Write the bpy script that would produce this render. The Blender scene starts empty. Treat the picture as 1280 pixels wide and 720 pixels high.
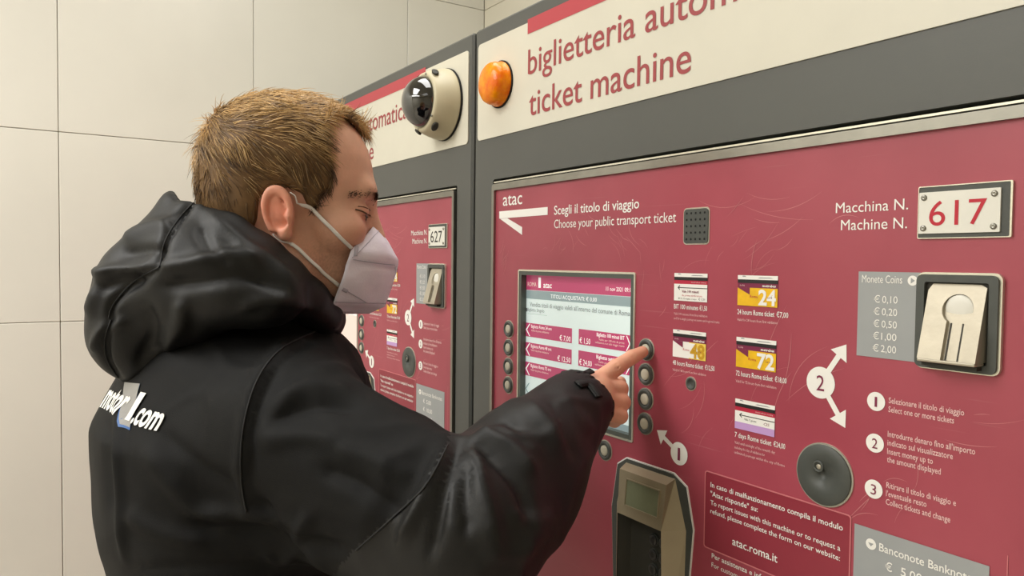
import bpy, bmesh, math, random
import numpy as np
from mathutils import Vector, Matrix
from mathutils.bvhtree import BVHTree
random.seed(7); rng = np.random.default_rng(7)
COL = bpy.context.scene.collection
SC = bpy.context.scene

# ---------------------------------------------------------------- camera
F_PX = 946.0
CAM = np.array([0.0, -0.62, 1.55])
CR = np.array([0.545891, 0.83778636, 0.01081805])
CU = np.array([-0.03529548, 0.01009414, 0.99932594])
CW = np.array([-0.83711244, 0.54590487, -0.03508037])
cd = bpy.data.cameras.new('camera'); cam = bpy.data.objects.new('camera', cd); COL.objects.link(cam)
cd.sensor_width = 36.0; cd.lens = F_PX / 1280 * 36; cd.clip_start = 0.02
cam.matrix_world = Matrix(((CR[0], CU[0], -CW[0], CAM[0]), (CR[1], CU[1], -CW[1], CAM[1]), (CR[2], CU[2], -CW[2], CAM[2]), (0, 0, 0, 1)))
SC.camera = cam
# ---------------------------------------------------------------- light, exposure
SC.view_settings.view_transform = 'Standard'; SC.view_settings.look = 'None'
SC.view_settings.exposure = -0.06; SC.view_settings.gamma = 1.0; SC.view_settings.use_curve_mapping = False
wd = bpy.data.worlds.new('world'); SC.world = wd; wd.use_nodes = True
wd.node_tree.nodes['Background'].inputs[0].default_value = (1.0, 0.96, 0.88, 1); wd.node_tree.nodes['Background'].inputs[1].default_value = 0.3

def area(name, loc, sx, sy, power, col):
    l = bpy.data.lights.new(name, 'AREA'); l.shape = 'RECTANGLE'; l.size = sx; l.size_y = sy; l.energy = power; l.color = col
    o = bpy.data.objects.new(name, l); o.location = loc; COL.objects.link(o); return o
WARM = (1.0, 0.988, 0.955)
LAMPS = ((-1.15, -1.70, 0.8, 1.3, 36), (0.75, -1.35, 0.9, 1.3, 5), (-0.9, -3.1, 2.2, 0.8, 49), (-1.05, -0.10, 1.0, 0.5, 10))  # second lamp, on the right, is added to brighten the face and mask
for lx_, ly_, lsx, lsy, lp in LAMPS: area('ceiling_lamp_light', (lx_, ly_, 2.74), lsx, lsy, lp, WARM)

# ---------------------------------------------------------------- materials
def s2l(c): return tuple(((v / 255) / 12.92 if v / 255 <= 0.04045 else ((v / 255 + 0.055) / 1.055) ** 2.4) for v in c)
def nn(nt, t, **kw):
    n = nt.nodes.new(t)
    for k, v in kw.items(): setattr(n, k, v)
    return n
def mat(name, rgb, rough=0.5, metal=0.0, noise=0.0, nscale=20.0, bump=0.0, bscale=60.0, emit=0.0, spec=0.5, stretch=(1, 1, 1), coat=0.0, alpha=1.0, trans=0.0, sheen=0.0, sss=0.0, rgb2=None):
    m = bpy.data.materials.new(name); m.use_nodes = True; nt = m.node_tree; b = nt.nodes['Principled BSDF']
    c = s2l(rgb); b.inputs['Roughness'].default_value = rough; b.inputs['Metallic'].default_value = metal
    b.inputs['Specular IOR Level'].default_value = spec; b.inputs['Coat Weight'].default_value = coat
    b.inputs['Transmission Weight'].default_value = trans; b.inputs['Sheen Weight'].default_value = sheen
    b.inputs['Base Color'].default_value = (*c, 1)
    if sss: b.inputs['Subsurface Weight'].default_value = sss; b.inputs['Subsurface Radius'].default_value = (0.012, 0.004, 0.002); b.inputs['Subsurface Scale'].default_value = 0.6
    tc = nn(nt, 'ShaderNodeTexCoord'); mp = nn(nt, 'ShaderNodeMapping'); mp.inputs['Scale'].default_value = stretch
    nt.links.new(tc.outputs['Object'], mp.inputs['Vector'])
    if noise:
        t = nn(nt, 'ShaderNodeTexNoise'); t.inputs['Scale'].default_value = nscale; t.inputs['Detail'].default_value = 5
        nt.links.new(mp.outputs[0], t.inputs['Vector'])
        mr = nn(nt, 'ShaderNodeMapRange'); mr.inputs[1].default_value = 0.3; mr.inputs[2].default_value = 0.7
        nt.links.new(t.outputs['Fac'], mr.inputs[0])
        mx = nn(nt, 'ShaderNodeMix', data_type='RGBA'); nt.links.new(mr.outputs[0], mx.inputs[0])
        c2 = s2l(rgb2) if rgb2 else tuple(max(0, v * (1 - noise)) for v in c)
        c1 = c if rgb2 else tuple(min(1, v * (1 + noise)) for v in c)
        mx.inputs[6].default_value = (*c1, 1); mx.inputs[7].default_value = (*c2, 1)
        nt.links.new(mx.outputs[2], b.inputs['Base Color'])
    if bump:
        t = nn(nt, 'ShaderNodeTexNoise'); t.inputs['Scale'].default_value = bscale; t.inputs['Detail'].default_value = 4
        nt.links.new(mp.outputs[0], t.inputs['Vector'])
        bp = nn(nt, 'ShaderNodeBump'); bp.inputs['Strength'].default_value = bump; bp.inputs['Distance'].default_value = 0.002
        nt.links.new(t.outputs['Fac'], bp.inputs['Height']); nt.links.new(bp.outputs[0], b.inputs['Normal'])
    if emit:
        b.inputs['Emission Color'].default_value = (*c, 1); b.inputs['Emission Strength'].default_value = emit
    return m
M = {}
M['tile'] = mat('wall_tile', (229, 226, 215), 0.32, noise=0.035, nscale=3.0, bump=0.05, bscale=8)
M['tile_pale'] = mat('wall_tile_pale', (232, 226, 208), 0.3, noise=0.03, nscale=3.0)
M['grout'] = mat('grout', (222, 215, 198), 0.9)
M['plaster'] = mat('plaster', (225, 220, 205), 0.9, noise=0.03)
M['floor'] = mat('floor_stone', (196, 188, 176), 0.35, noise=0.12, nscale=30)
M['grey'] = mat('grey_painted_metal', (89, 90, 86), 0.42, noise=0.04, nscale=6, bump=0.03, bscale=900, spec=0.4)
M['grey_dark'] = mat('dark_grey_plastic', (74, 77, 73), 0.5, noise=0.08, nscale=60, bump=0.05, bscale=700)
M['black'] = mat('black_gap', (10, 10, 10), 0.8)
M['rim'] = mat('brushed_steel_rim', (150, 148, 140), 0.28, metal=0.85, noise=0.08, nscale=40)
M['bright'] = mat('bright_metal_strip', (225, 222, 205), 0.25, metal=0.6)
M['cream'] = mat('cream_header_film', (218, 214, 198), 0.38, noise=0.025, nscale=12)
M['redstripe'] = mat('red_stripe_print', (188, 66, 76), 0.4)
M['redtext'] = mat('red_print', (160, 62, 66), 0.45)
M['white'] = mat('white_print', (246, 244, 238), 0.45)
M['pinkwhite'] = mat('small_white_print', (240, 200, 198), 0.5)
M['label_grey'] = mat('grey_label_film', (160, 163, 164), 0.35, noise=0.03, nscale=30)
M['blk_print'] = mat('black_print', (35, 33, 33), 0.5)
M['num_red'] = mat('red_number_print', (190, 12, 44), 0.45)
M['plate_white'] = mat('white_plate', (232, 230, 220), 0.4, noise=0.04, nscale=25)
M['steel'] = mat('worn_steel', (186, 178, 160), 0.48, metal=0.45, noise=0.12, nscale=25, bump=0.15, bscale=120)
M['beige_metal'] = mat('beige_painted_metal', (164, 151, 125), 0.36, metal=0.35, noise=0.05, nscale=30)
M['lcd'] = mat('green_grey_lcd', (122, 126, 100), 0.25, noise=0.06, nscale=80)
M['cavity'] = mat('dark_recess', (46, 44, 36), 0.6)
M['button_cap'] = mat('button_cap', (196, 190, 170), 0.35, metal=0.0, noise=0.05, nscale=90)
M['key'] = mat('rubber_key', (38, 36, 33), 0.35)
M['amber'] = mat('amber_plastic', (255, 160, 4), 0.25, noise=0.25, nscale=60, coat=0.15, rgb2=(238, 104, 0), bump=0.5, bscale=140, spec=0.3)
M['camera_beige'] = mat('camera_housing', (205, 195, 165), 0.4, noise=0.04, nscale=20)
M['dome'] = mat('smoked_dome', (16, 16, 18), 0.06, spec=0.9, coat=1.0)
M['yellow'] = mat('yellow_print', (240, 190, 30), 0.45, noise=0.1, nscale=80)
M['purple'] = mat('purple_print', (128, 42, 74), 0.45)
M['gold'] = mat('gold_print', (206, 158, 38), 0.45)
M['pale_yellow'] = mat('pale_yellow_print', (246, 214, 96), 0.45)
M['fold'] = mat('mask_weld_line', (196, 192, 206), 0.8)
M['lilac'] = mat('lilac_print', (200, 160, 215), 0.45)
M['sample_red'] = mat('crimson_print', (190, 45, 70), 0.45)
M['notice_red'] = mat('notice_sticker', (146, 50, 64), 0.4)
M['notice_edge'] = mat('notice_border', (205, 120, 125), 0.4)
M['screen_pale'] = mat('screen_pale', (206, 220, 216), 0.2, emit=0.55)
M['screen_red'] = mat('screen_crimson', (182, 70, 108), 0.2, emit=0.42)
M['screen_gray'] = mat('screen_bluegrey', (140, 158, 160), 0.2, emit=0.42)
M['screen_white'] = mat('screen_white', (240, 240, 236), 0.2, emit=0.6)
M['screen_pink'] = mat('screen_washout_print', (222, 200, 190), 0.2, emit=0.5)  # pink small print; also the left screen's glancing-angle wash-out put into colour
M['screen_text'] = mat('screen_text', (120, 122, 124), 0.3, emit=0.2)
M['bezel'] = mat('screen_bezel', (86, 92, 86), 0.35, noise=0.04)
M['jacket'] = mat('black_softshell', (13, 13, 13), 0.70, noise=0.12, nscale=30, bump=0.25, bscale=1400, spec=0.22)
M['nylon'] = mat('black_nylon', (12, 12, 12), 0.52, noise=0.12, nscale=30, bump=0.12, bscale=900, spec=0.38)
M['seam'] = mat('seam_thread', (8, 8, 9), 0.7)
M['trousers'] = mat('dark_denim', (35, 38, 48), 0.8, noise=0.15, nscale=60)
M['shoe'] = mat('black_leather', (24, 22, 22), 0.4)
M['hairm'] = mat('blond_hair', (108, 80, 48), 0.55, noise=0.3, nscale=60, spec=0.3)
M['mask'] = mat('white_mask_fabric', (246, 240, 255), 0.75, noise=0.02, nscale=80, bump=0.15, bscale=500, sss=0.0)
M['strap'] = mat('white_elastic', (236, 232, 226), 0.7)
M['eyewhite'] = mat('eye_white', (215, 205, 196), 0.2)
M['iris'] = mat('iris_brown', (52, 38, 28), 0.15)
M['brow'] = mat('eyebrow_hair', (92, 62, 38), 0.7)
M['blue'] = mat('blue_print', (40, 95, 165), 0.5)
M['patch_grey'] = mat('grey_print', (150, 148, 144), 0.5)

def maroon():
    m = bpy.data.materials.new('maroon_door_film'); m.use_nodes = True; nt = m.node_tree; b = nt.nodes['Principled BSDF']
    b.inputs['Roughness'].default_value = 0.36
    tc = nn(nt, 'ShaderNodeTexCoord')
    t = nn(nt, 'ShaderNodeTexNoise'); t.inputs['Scale'].default_value = 9; t.inputs['Detail'].default_value = 6
    nt.links.new(tc.outputs['Object'], t.inputs['Vector'])
    rp = nn(nt, 'ShaderNodeValToRGB'); rp.color_ramp.elements[0].position = 0.3; rp.color_ramp.elements[1].position = 0.75
    rp.color_ramp.elements[0].color = (*s2l((162, 68, 82)), 1); rp.color_ramp.elements[1].color = (*s2l((174, 78, 92)), 1)
    nt.links.new(t.outputs['Fac'], rp.inputs[0]); prev = rp.outputs[0]
    # fine scratches in two directions: thin bands of very stretched noise, broken up by a second noise
    for ang, sc_, amt in ((0.9, 1.0, 0.22), (-0.5, 1.3, 0.16), (1.45, 0.9, 0.12)):
        mp = nn(nt, 'ShaderNodeMapping'); mp.inputs['Rotation'].default_value = (0, ang, 0); mp.inputs['Scale'].default_value = (6 * sc_, 1, 330 * sc_)
        nt.links.new(tc.outputs['Object'], mp.inputs['Vector'])
        s = nn(nt, 'ShaderNodeTexNoise'); s.inputs['Scale'].default_value = 1.0; s.inputs['Detail'].default_value = 1
        nt.links.new(mp.outputs[0], s.inputs['Vector'])
        mr = nn(nt, 'ShaderNodeMapRange'); mr.inputs[1].default_value = 0.70; mr.inputs[2].default_value = 0.78; nt.links.new(s.outputs['Fac'], mr.inputs[0])
        br = nn(nt, 'ShaderNodeTexNoise'); br.inputs['Scale'].default_value = 7 * sc_; nt.links.new(tc.outputs['Object'], br.inputs['Vector'])
        mr2 = nn(nt, 'ShaderNodeMapRange'); mr2.inputs[1].default_value = 0.5; mr2.inputs[2].default_value = 0.62; nt.links.new(br.outputs['Fac'], mr2.inputs[0])
        mu = nn(nt, 'ShaderNodeMath', operation='MULTIPLY'); nt.links.new(mr.outputs[0], mu.inputs[0]); nt.links.new(mr2.outputs[0], mu.inputs[1])
        mu2 = nn(nt, 'ShaderNodeMath', operation='MULTIPLY'); nt.links.new(mu.outputs[0], mu2.inputs[0]); mu2.inputs[1].default_value = amt
        mx = nn(nt, 'ShaderNodeMix', data_type='RGBA'); nt.links.new(mu2.outputs[0], mx.inputs[0]); nt.links.new(prev, mx.inputs[6])
        mx.inputs[7].default_value = (*s2l((225, 190, 185)), 1); prev = mx.outputs[2]
    nt.links.new(prev, b.inputs['Base Color'])
    return m
M['maroon'] = maroon()
M['scratch'] = mat('scratch', (200, 124, 128), 0.6)

def skin():
    m = mat('skin', (224, 174, 148), 0.48, noise=0.08, nscale=45, bump=0.12, bscale=350, sss=0.12, spec=0.35)
    nt = m.node_tree; b = nt.nodes['Principled BSDF']
    at = nn(nt, 'ShaderNodeAttribute', attribute_name='tint')
    mx = nn(nt, 'ShaderNodeMix', data_type='RGBA', blend_type='MULTIPLY'); mx.inputs[0].default_value = 1
    src = b.inputs['Base Color'].links[0].from_socket
    nt.links.new(src, mx.inputs[6]); nt.links.new(at.outputs['Color'], mx.inputs[7]); nt.links.new(mx.outputs[2], b.inputs['Base Color'])
    return m
M['skin'] = skin()
def hairstrand():
    m = mat('blond_hair_strands', (176, 132, 74), 0.42, spec=0.5)
    nt = m.node_tree; b = nt.nodes['Principled BSDF']
    at = nn(nt, 'ShaderNodeAttribute', attribute_name='tint'); nt.links.new(at.outputs['Color'], b.inputs['Base Color'])
    return m
M['strand'] = hairstrand()

# ---------------------------------------------------------------- object helpers
def link(name, me, m, parent=None, smooth=False):
    o = bpy.data.objects.new(name, me); COL.objects.link(o)
    if m is not None and not me.materials: me.materials.append(M[m] if isinstance(m, str) else m)
    if smooth: me.shade_smooth()
    if parent: o.parent = parent
    return o
def fromdata(name, vs, fs, m, parent=None, smooth=False):
    me = bpy.data.meshes.new(name); me.from_pydata([tuple(v) for v in vs], [], fs); me.update()
    bm = bmesh.new(); bm.from_mesh(me); bmesh.ops.recalc_face_normals(bm, faces=bm.faces); bm.to_mesh(me); bm.free()
    return link(name, me, m, parent, smooth)
def tobj(name, bm, m, parent=None, smooth=False):
    bmesh.ops.recalc_face_normals(bm, faces=bm.faces)
    me = bpy.data.meshes.new(name); bm.to_mesh(me); bm.free(); return link(name, me, m, parent, smooth)
def tag(o, label=None, cat=None, group=None, kind=None):
    for k, v in (('label', label), ('category', cat), ('group', group), ('kind', kind)):
        if v: o[k] = v
    return o
def empty(name, loc, label, cat, group=None):
    o = bpy.data.objects.new(name, None); o.location = loc; COL.objects.link(o); o.empty_display_size = 0.05
    return tag(o, label, cat, group)
def bbox(bm, a, b, bev=0.0, seg=2):
    r_ = bmesh.ops.create_cube(bm, size=1)['verts']
    for v in r_:
        v.co = Vector([(a[i] + b[i]) / 2 + v.co[i] * (b[i] - a[i]) for i in range(3)])
    if bev:
        es = list({e for v in r_ for e in v.link_edges}); bmesh.ops.bevel(bm, geom=es, offset=bev, segments=seg, affect='EDGES', profile=0.5)
def box(name, a, b, m, parent=None, bev=0.0):
    bm = bmesh.new(); bbox(bm, a, b, bev); return tobj(name, bm, m, parent)
def rpoly(x0, z0, x1, z1, rad=0.0, n=5):
    if rad <= 0: return [(x0, z0), (x1, z0), (x1, z1), (x0, z1)]
    out = []
    for cx, cz, a0 in ((x1 - rad, z0 + rad, -90), (x1 - rad, z1 - rad, 0), (x0 + rad, z1 - rad, 90), (x0 + rad, z0 + rad, 180)):
        for k in range(n + 1):
            a = math.radians(a0 + 90 * k / n); out.append((cx + rad * math.cos(a), cz + rad * math.sin(a)))
    return out
def prism(name, poly, y0, y1, m, parent=None, bev=0.0):
    """polygon in the door plane (x,z) extruded from y0 (front, nearer the viewer) to y1"""
    bm = bmesh.new(); f = [bm.verts.new((x, y0, z)) for x, z in poly]; k = [bm.verts.new((x, y1, z)) for x, z in poly]
    n = len(poly); top = bm.faces.new(f); bm.faces.new(k[::-1])
    for i in range(n): bm.faces.new((f[i], k[i], k[(i + 1) % n], f[(i + 1) % n]))
    if bev: bmesh.ops.bevel(bm, geom=list(top.edges), offset=bev, segments=2, affect='EDGES')
    return tobj(name, bm, m, parent)
def frame(name, outer, inner, y0, y1, m, parent=None):
    """ring between two polygons with the same number of points"""
    bm = bmesh.new(); n = len(outer)
    L = [[bm.verts.new((x, y, z)) for x, z in p] for p, y in ((outer, y0), (inner, y0), (inner, y1), (outer, y1))]
    for i in range(n):
        j = (i + 1) % n
        for a in range(4):
            b_ = (a + 1) % 4; bm.faces.new((L[a][i], L[a][j], L[b_][j], L[b_][i]))
    return tobj(name, bm, m, parent)
def circ(cx, cz, r_, n=32): return [(cx + r_ * math.cos(2 * math.pi * k / n), cz + r_ * math.sin(2 * math.pi * k / n)) for k in range(n)]
def lathe(name, prof, c, m, parent=None, n=40, axis='y'):
    """prof: (radius, depth toward viewer) pairs; axis runs along -y from c"""
    vs, fs = [], []
    for r_, d in prof:
        for k in range(n):
            a = 2 * math.pi * k / n; vs.append((c[0] + r_ * math.cos(a), c[1] - d, c[2] + r_ * math.sin(a)))
    for i in range(len(prof) - 1):
        for k in range(n):
            j = (k + 1) % n; fs.append((i * n + k, i * n + j, (i + 1) * n + j, (i + 1) * n + k))
    fs.append(tuple(range(n))); fs.append(tuple((len(prof) - 1) * n + k for k in range(n)))
    return fromdata(name, vs, fs, m, parent, True)
_tc = {}
def textmesh(s, bold=0.0, res=3):
    key = (s, bold, res)
    if key in _tc: return _tc[key]
    c = bpy.data.curves.new('t', 'FONT'); c.body = s; c.size = 1; c.resolution_u = res; c.offset = bold
    o = bpy.data.objects.new('t', c); COL.objects.link(o)
    dg = bpy.context.evaluated_depsgraph_get(); dg.update(); me = bpy.data.meshes.new_from_object(o.evaluated_get(dg))
    v = np.empty(len(me.vertices) * 3); me.vertices.foreach_get('co', v); v = v.reshape(-1, 3); f = [tuple(p.vertices) for p in me.polygons]
    bpy.data.objects.remove(o); bpy.data.curves.remove(c); bpy.data.meshes.remove(me)
    _tc[key] = (v, f); return _tc[key]
CAPH = 0.729
def text(s, x0, x1, z, cap, m, parent, y=-0.0004, bold=0.0, res=3, name='lettering', sx=None, rot=0.0):
    """flat lettering in the door plane: left edge x0, right edge x1, baseline z, capital height cap"""
    v, f = textmesh(s, bold, res)
    if len(v) == 0: return None
    xa, xb = v[:, 0].min(), v[:, 0].max(); kx = (x1 - x0) / (xb - xa) if sx is None else sx; kz = cap / CAPH
    lx = (v[:, 0] - xa) * kx; lz = v[:, 1] * kz
    ca, sa = math.cos(rot), math.sin(rot)
    w_ = np.stack([x0 + lx * ca - lz * sa, np.full(len(v), y), z + lx * sa + lz * ca], 1)
    me = bpy.data.meshes.new(name); me.from_pydata(w_.tolist(), [], f); me.update()
    # normals toward the viewer (-y)
    bm = bmesh.new(); bm.from_mesh(me)
    for fc in bm.faces:
        if fc.normal.y > 0: fc.normal_flip()
    bm.to_mesh(me); bm.free()
    return link(name, me, m, parent)
def flat(name, polys, y, m, parent):
    vs, fs = [], []
    for p in polys:
        b_ = len(vs); vs += [(x, y, z) for x, z in p]; fs.append(tuple(range(b_, b_ + len(p))))
    o = fromdata(name, vs, fs, m, parent)
    me = o.data
    if sum(p.normal.y for p in me.polygons) > 0: me.flip_normals()
    return o

# ---------------------------------------------------------------- the room
def wall(name, a, b, m): return tag(box(name, a, b, m), kind='structure')
YB = 0.627; XL = -2.09
floor_ = wall('floor', (XL - .1, -4.2, -0.05), (3.2, YB + .1, 0.0), 'floor')
ceil_ = wall('ceiling', (XL - .1, -4.2, 2.80), (3.2, YB + .1, 2.90), 'plaster')
wl = wall('wall_left', (XL - .1, -4.2, 0), (XL - .008, YB + .1, 2.80), 'grout')
wb = wall('wall_back', (XL - .008, YB + .008, 0), (3.2, YB + .1, 2.80), 'grout')
wall('wall_right', (3.1, -4.2, 0), (3.2, YB + .008, 2.80), 'plaster')
wall('wall_front', (XL - .008, -4.2, 0), (3.1, -4.1, 2.80), 'plaster')
rows = [0.0, 0.20, 0.75, 1.395, 1.844, 2.345, 2.80]
G = 0.0007
tm = {}
def tile(parent, kind, c0, c1, z0, z1):
    dx = c1 - c0 - 2 * G; dz = z1 - z0 - 2 * G; key = (kind, round(dx, 3), round(dz, 3))
    jit = random.uniform(-0.0002, 0.0002)
    if key not in tm:
        bm = bmesh.new()
        if kind == 'L': bbox(bm, (-0.008, 0, 0), (0, dx, dz), 0.0012, 1)
        else: bbox(bm, (0, 0, 0), (dx, 0.008, dz), 0.0012, 1)
        me = bpy.data.meshes.new('tile'); bmesh.ops.recalc_face_normals(bm, faces=bm.faces); bm.to_mesh(me); bm.free(); me.materials.append(M['tile' if kind == 'L' else 'tile_pale']); tm[key] = me
    o = bpy.data.objects.new('tile', tm[key]); COL.objects.link(o); o.parent = parent
    o.location = (XL + jit, c0 + G, z0 + G) if kind == 'L' else (c0 + G, YB + jit, z0 + G)
ys = [YB] + [0.361 - 0.4495 * k for k in range(0, 10)] + [-4.1]
for i in range(len(ys) - 1):
    for j in range(len(rows) - 1):
        tile(wl, 'L', ys[i + 1], ys[i], rows[j], rows[j + 1])
xs = [XL] + [XL + 0.4495 * k for k in range(1, 10)]
for i in range(len(xs) - 1):
    for j in range(len(rows) - 1):
        tile(wb, 'B', xs[i], xs[i + 1], rows[j], rows[j + 1])

# ---------------------------------------------------------------- ticket machine (local: x along the front, y into it, z up; front plane y=0)
PERIOD = 0.884
def R3(a): return a
def make_machine(root, number, numcol, screen_vivid):
    P = root
    # cabinet: grey body with a framed opening for the door
    W_, H_, D_ = 0.876, 1.920, 0.60
    bm = bmesh.new()
    out = rpoly(0, 0.0, W_, H_, 0.004, 2); inn = rpoly(0.058, 0.46, 0.827, 1.677, 0.004, 2)
    n = len(out)
    fo = [bm.verts.new((x, 0.004, z)) for x, z in out]; fo2 = [bm.verts.new((min(max(x, .004), W_ - .004), 0, min(max(z, .0), H_ - .004))) for x, z in out]
    fi = [bm.verts.new((x, 0, z)) for x, z in inn]; fb = [bm.verts.new((x, 0.03, z)) for x, z in inn]; bk = [bm.verts.new((x, D_, z)) for x, z in out]
    def ring(a, b_):
        for i in range(n): bm.faces.new((a[i], a[(i + 1) % n], b_[(i + 1) % n], b_[i]))
    ring(fo, fo2); ring(fo2, fi); ring(fi, fb); ring(fo, bk); bm.faces.new(bk)
    tobj('cabinet', bm, 'grey', P)
    box('gap_backing', (0.055, 0.022, 0.455), (0.83, 0.03, 1.682), 'black', P)
    # bright strip in the gap above the door, and door rim
    box('gap_strip', (0.0605, 0.000, 1.6712), (0.822, 0.006, 1.6732), 'bright', P)
    frame('door_rim', rpoly(0.0605, 0.47, 0.822, 1.669, 0.005, 3), rpoly(0.067, 0.477, 0.8155, 1.6595, 0.002, 3), -0.004, 0.02, 'rim', P)
    # door sheet with a real opening for the screen
    frame('door_panel', rpoly(0.067, 0.477, 0.8155, 1.6595), rpoly(0.136, 1.335, 0.385, 1.536), 0.0, 0.02, 'maroon', P)
    box('lower_grille', (0.12, -0.004, 0.14), (0.75, 0.0, 0.34), 'grey_dark', P, 0.002)
    tray = frame('ticket_tray', rpoly(0.25, 0.62, 0.63, 0.80, 0.012), rpoly(0.262, 0.632, 0.618, 0.788, 0.008), -0.012, 0.0, 'steel', P)
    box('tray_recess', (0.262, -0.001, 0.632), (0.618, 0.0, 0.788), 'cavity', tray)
    # header
    hd = prism('header_panel', rpoly(0.0115, 1.742, 0.864, 1.894, 0.007), -0.0015, 0.0, 'cream', P)
    flat('red_stripe', [[(0.152, 1.8775), (0.709, 1.8775), (0.709, 1.8985), (0.152, 1.8985)]], -0.0019, 'redstripe', hd)
    text('biglietteria automatica', 0.154, 0.636, 1.8192, 0.0375, 'redtext', hd, y=-0.002, bold=0.004, res=6)
    text('ticket machine', 0.158, 0.4715, 1.7597, 0.0375, 'redtext', hd, y=-0.002, bold=0.004, res=6)
    # amber lamp
    lathe('warning_lamp', [(0.0335, 0.0), (0.0338, 0.004), (0.0325, 0.005), (0.0322, 0.014), (0.030, 0.020), (0.025, 0.0245), (0.015, 0.0275), (0.004, 0.028)], (0.079, -0.0015, 1.8195), 'amber', hd)
    frame('lamp_gasket', circ(0.079, 1.8195, 0.0358), circ(0.079, 1.8195, 0.0325), -0.0035, -0.0015, 'black', hd)
    # operator name, arrow
    text('atac', 0.088, 0.1405, 1.6345, 0.0205, 'white', P, bold=0.004, res=5)
    flat('pointer_mark', [[(0.078, 1.6155), (0.205, 1.6155), (0.205, 1.6265), (0.078, 1.6265)], [(0.080, 1.6152), (0.101, 1.6152), (0.1415, 1.6005), (0.1415, 1.589)]], -0.0005, 'white', P)
    text('Scegli il titolo di viaggio', 0.220, 0.3910, 1.6150, 0.0128, 'white', P, bold=0.009)
    text('Choose your public transport ticket', 0.2205, 0.452, 1.5963, 0.0125, 'white', P, bold=0.0)
    # speaker grille
    gr = prism('speaker_grille', rpoly(0.465, 1.572, 0.500, 1.6095, 0.004), -0.0015, 0.0, 'grey_dark', P)
    frame('grille_edge', rpoly(0.4635, 1.5705, 0.5015, 1.611, 0.005), rpoly(0.465, 1.572, 0.500, 1.6095, 0.004), -0.0006, 0.0, 'bright', gr)
    flat('grille_holes', [circ(0.4695 + i * 0.0065, 1.5765 + j * 0.0071, 0.0013, 10) for i in range(5) for j in range(5)], -0.0018, 'black', gr)
    # ---------------- screen
    sc = frame('screen_bezel', rpoly(0.136, 1.335, 0.385, 1.536), rpoly(0.1415, 1.3405, 0.3795, 1.5305), -0.001, 0.009, 'bezel', P)
    frame('screen_edge', rpoly(0.1335, 1.3325, 0.3875, 1.5385, 0.003), rpoly(0.136, 1.335, 0.385, 1.536, 0.001), -0.0016, 0.004, 'bright', sc)
    box('screen_panel', (0.1375, 0.0085, 1.3365), (0.3835, 0.018, 1.5345), 'screen_pale' if screen_vivid else 'screen_pink', sc)
    Y = 0.0081
    def q(x, z): return (1.066 + (x - 1.066) * 1.0131, 1.55 + (z - 1.55) * 1.0131)   # position read on the door plane, moved back to the sunken display
    def rect(name, x0, z0, x1, z1, m, par=sc, y=Y):
        a = q(x0, z0); b_ = q(x1, z1); return flat(name, [[(a[0], a[1]), (b_[0], a[1]), (b_[0], b_[1]), (a[0], b_[1])]], y, m, par)
    def stx(s, x0, x1, z, cap, m, bold=0.0):
        a = q(x0, z); b_ = q(x1, z); return text(s, a[0], b_[0], a[1], cap, m, sc, y=Y - 0.0006, bold=bold, res=2)
    SR, SG, ST, SW = ('screen_red', 'screen_gray', 'screen_text', 'screen_white') if screen_vivid else ('screen_pink', 'screen_pink', 'screen_red', 'screen_white')
    rect('display_title', 0.1515, 1.509, 0.382, 1.5305, 'screen_red')
    stx('ROMA', 0.158, 0.180, 1.5145, 0.0065, 'screen_pink'); stx('atac', 0.197, 0.217, 1.5135, 0.0085, SW, 0.01)
    rect('display_crest', 0.1845, 1.513, 0.1905, 1.5275, SW, sc, Y - .0004)
    stx('11 nov 2021 09:11', 0.333, 0.3815, 1.5145, 0.0055, SW)
    rect('display_bar', 0.1515, 1.4965, 0.382, 1.5085, SG, sc, Y)
    stx('TITOLI ACQUISTATI: € 0,00', 0.215, 0.315, 1.4995, 0.0055, SW)
    stx("Vendita titoli di viaggio validi all'interno del comune di Roma", 0.164, 0.378, 1.4855, 0.0068, ST)
    stx('Biglietto Singolo', 0.158, 0.200, 1.4785, 0.005, ST)
    rect('display_mark', 0.1535, 1.4775, 0.1565, 1.4825, ST, sc, Y)
    rect('display_rule', 0.158, 1.4745, 0.206, 1.4748, ST, sc, Y)
    for k, (t1, pr) in enumerate((('Biglietto Roma 24 ore', '€ 7,00'), ('Biglietto Roma 48 ore', '€ 12,50'), ('Biglietto Roma 72 ore', '€ 18,00'))):
        z1 = 1.4612 - k * 0.0285; z0 = z1 - 0.0200
        rect('display_button', 0.152, z0, 0.2635, z1, SR)
        stx(t1, 0.168, 0.218, z1 - 0.0065, 0.0048, SW); stx('Valido da prima validazione', 0.168, 0.212, z1 - 0.0115, 0.0028, 'screen_pink')
        stx(pr, 0.262 - 0.0042 * len(pr), 0.2615, z0 + 0.0020, 0.0072, SW)
        a = [q(x, z) for x, z in ((0.1545, z0 + 0.010), (0.1635, z1 - 0.001), (0.1655, z1 - 0.001), (0.1575, z0 + 0.010), (0.1655, z0 + 0.001), (0.1635, z0 + 0.001))]
        flat('display_chevron', [[a[0], a[1], a[2], a[3]], [a[0], a[3], a[4], a[5]]], Y - 0.0006, SW, sc)
    for k, (t1, pr) in enumerate((('Biglietto 100 minuti BIT', '€ 1,50'), ('Biglietto settimanale', '€ 24,00'))):
        z1 = 1.4620 - k * 0.0285; z0 = z1 - 0.0205
        rect('display_button', 0.278, z0, 0.3815, z1, SR)
        stx(t1, 0.316, 0.3690, z1 - 0.0065, 0.0050, SW, 0.01); stx('Valido per 100 min da prima', 0.320, 0.3690, z1 - 0.0115, 0.0028, 'screen_pink'); stx('validazione e un solo viaggio metro', 0.313, 0.3690, z1 - 0.0155, 0.0028, 'screen_pink')
        stx(pr, 0.281, 0.281 + 0.0037 * len(pr), z0 + 0.0020, 0.0078, SW)
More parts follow.
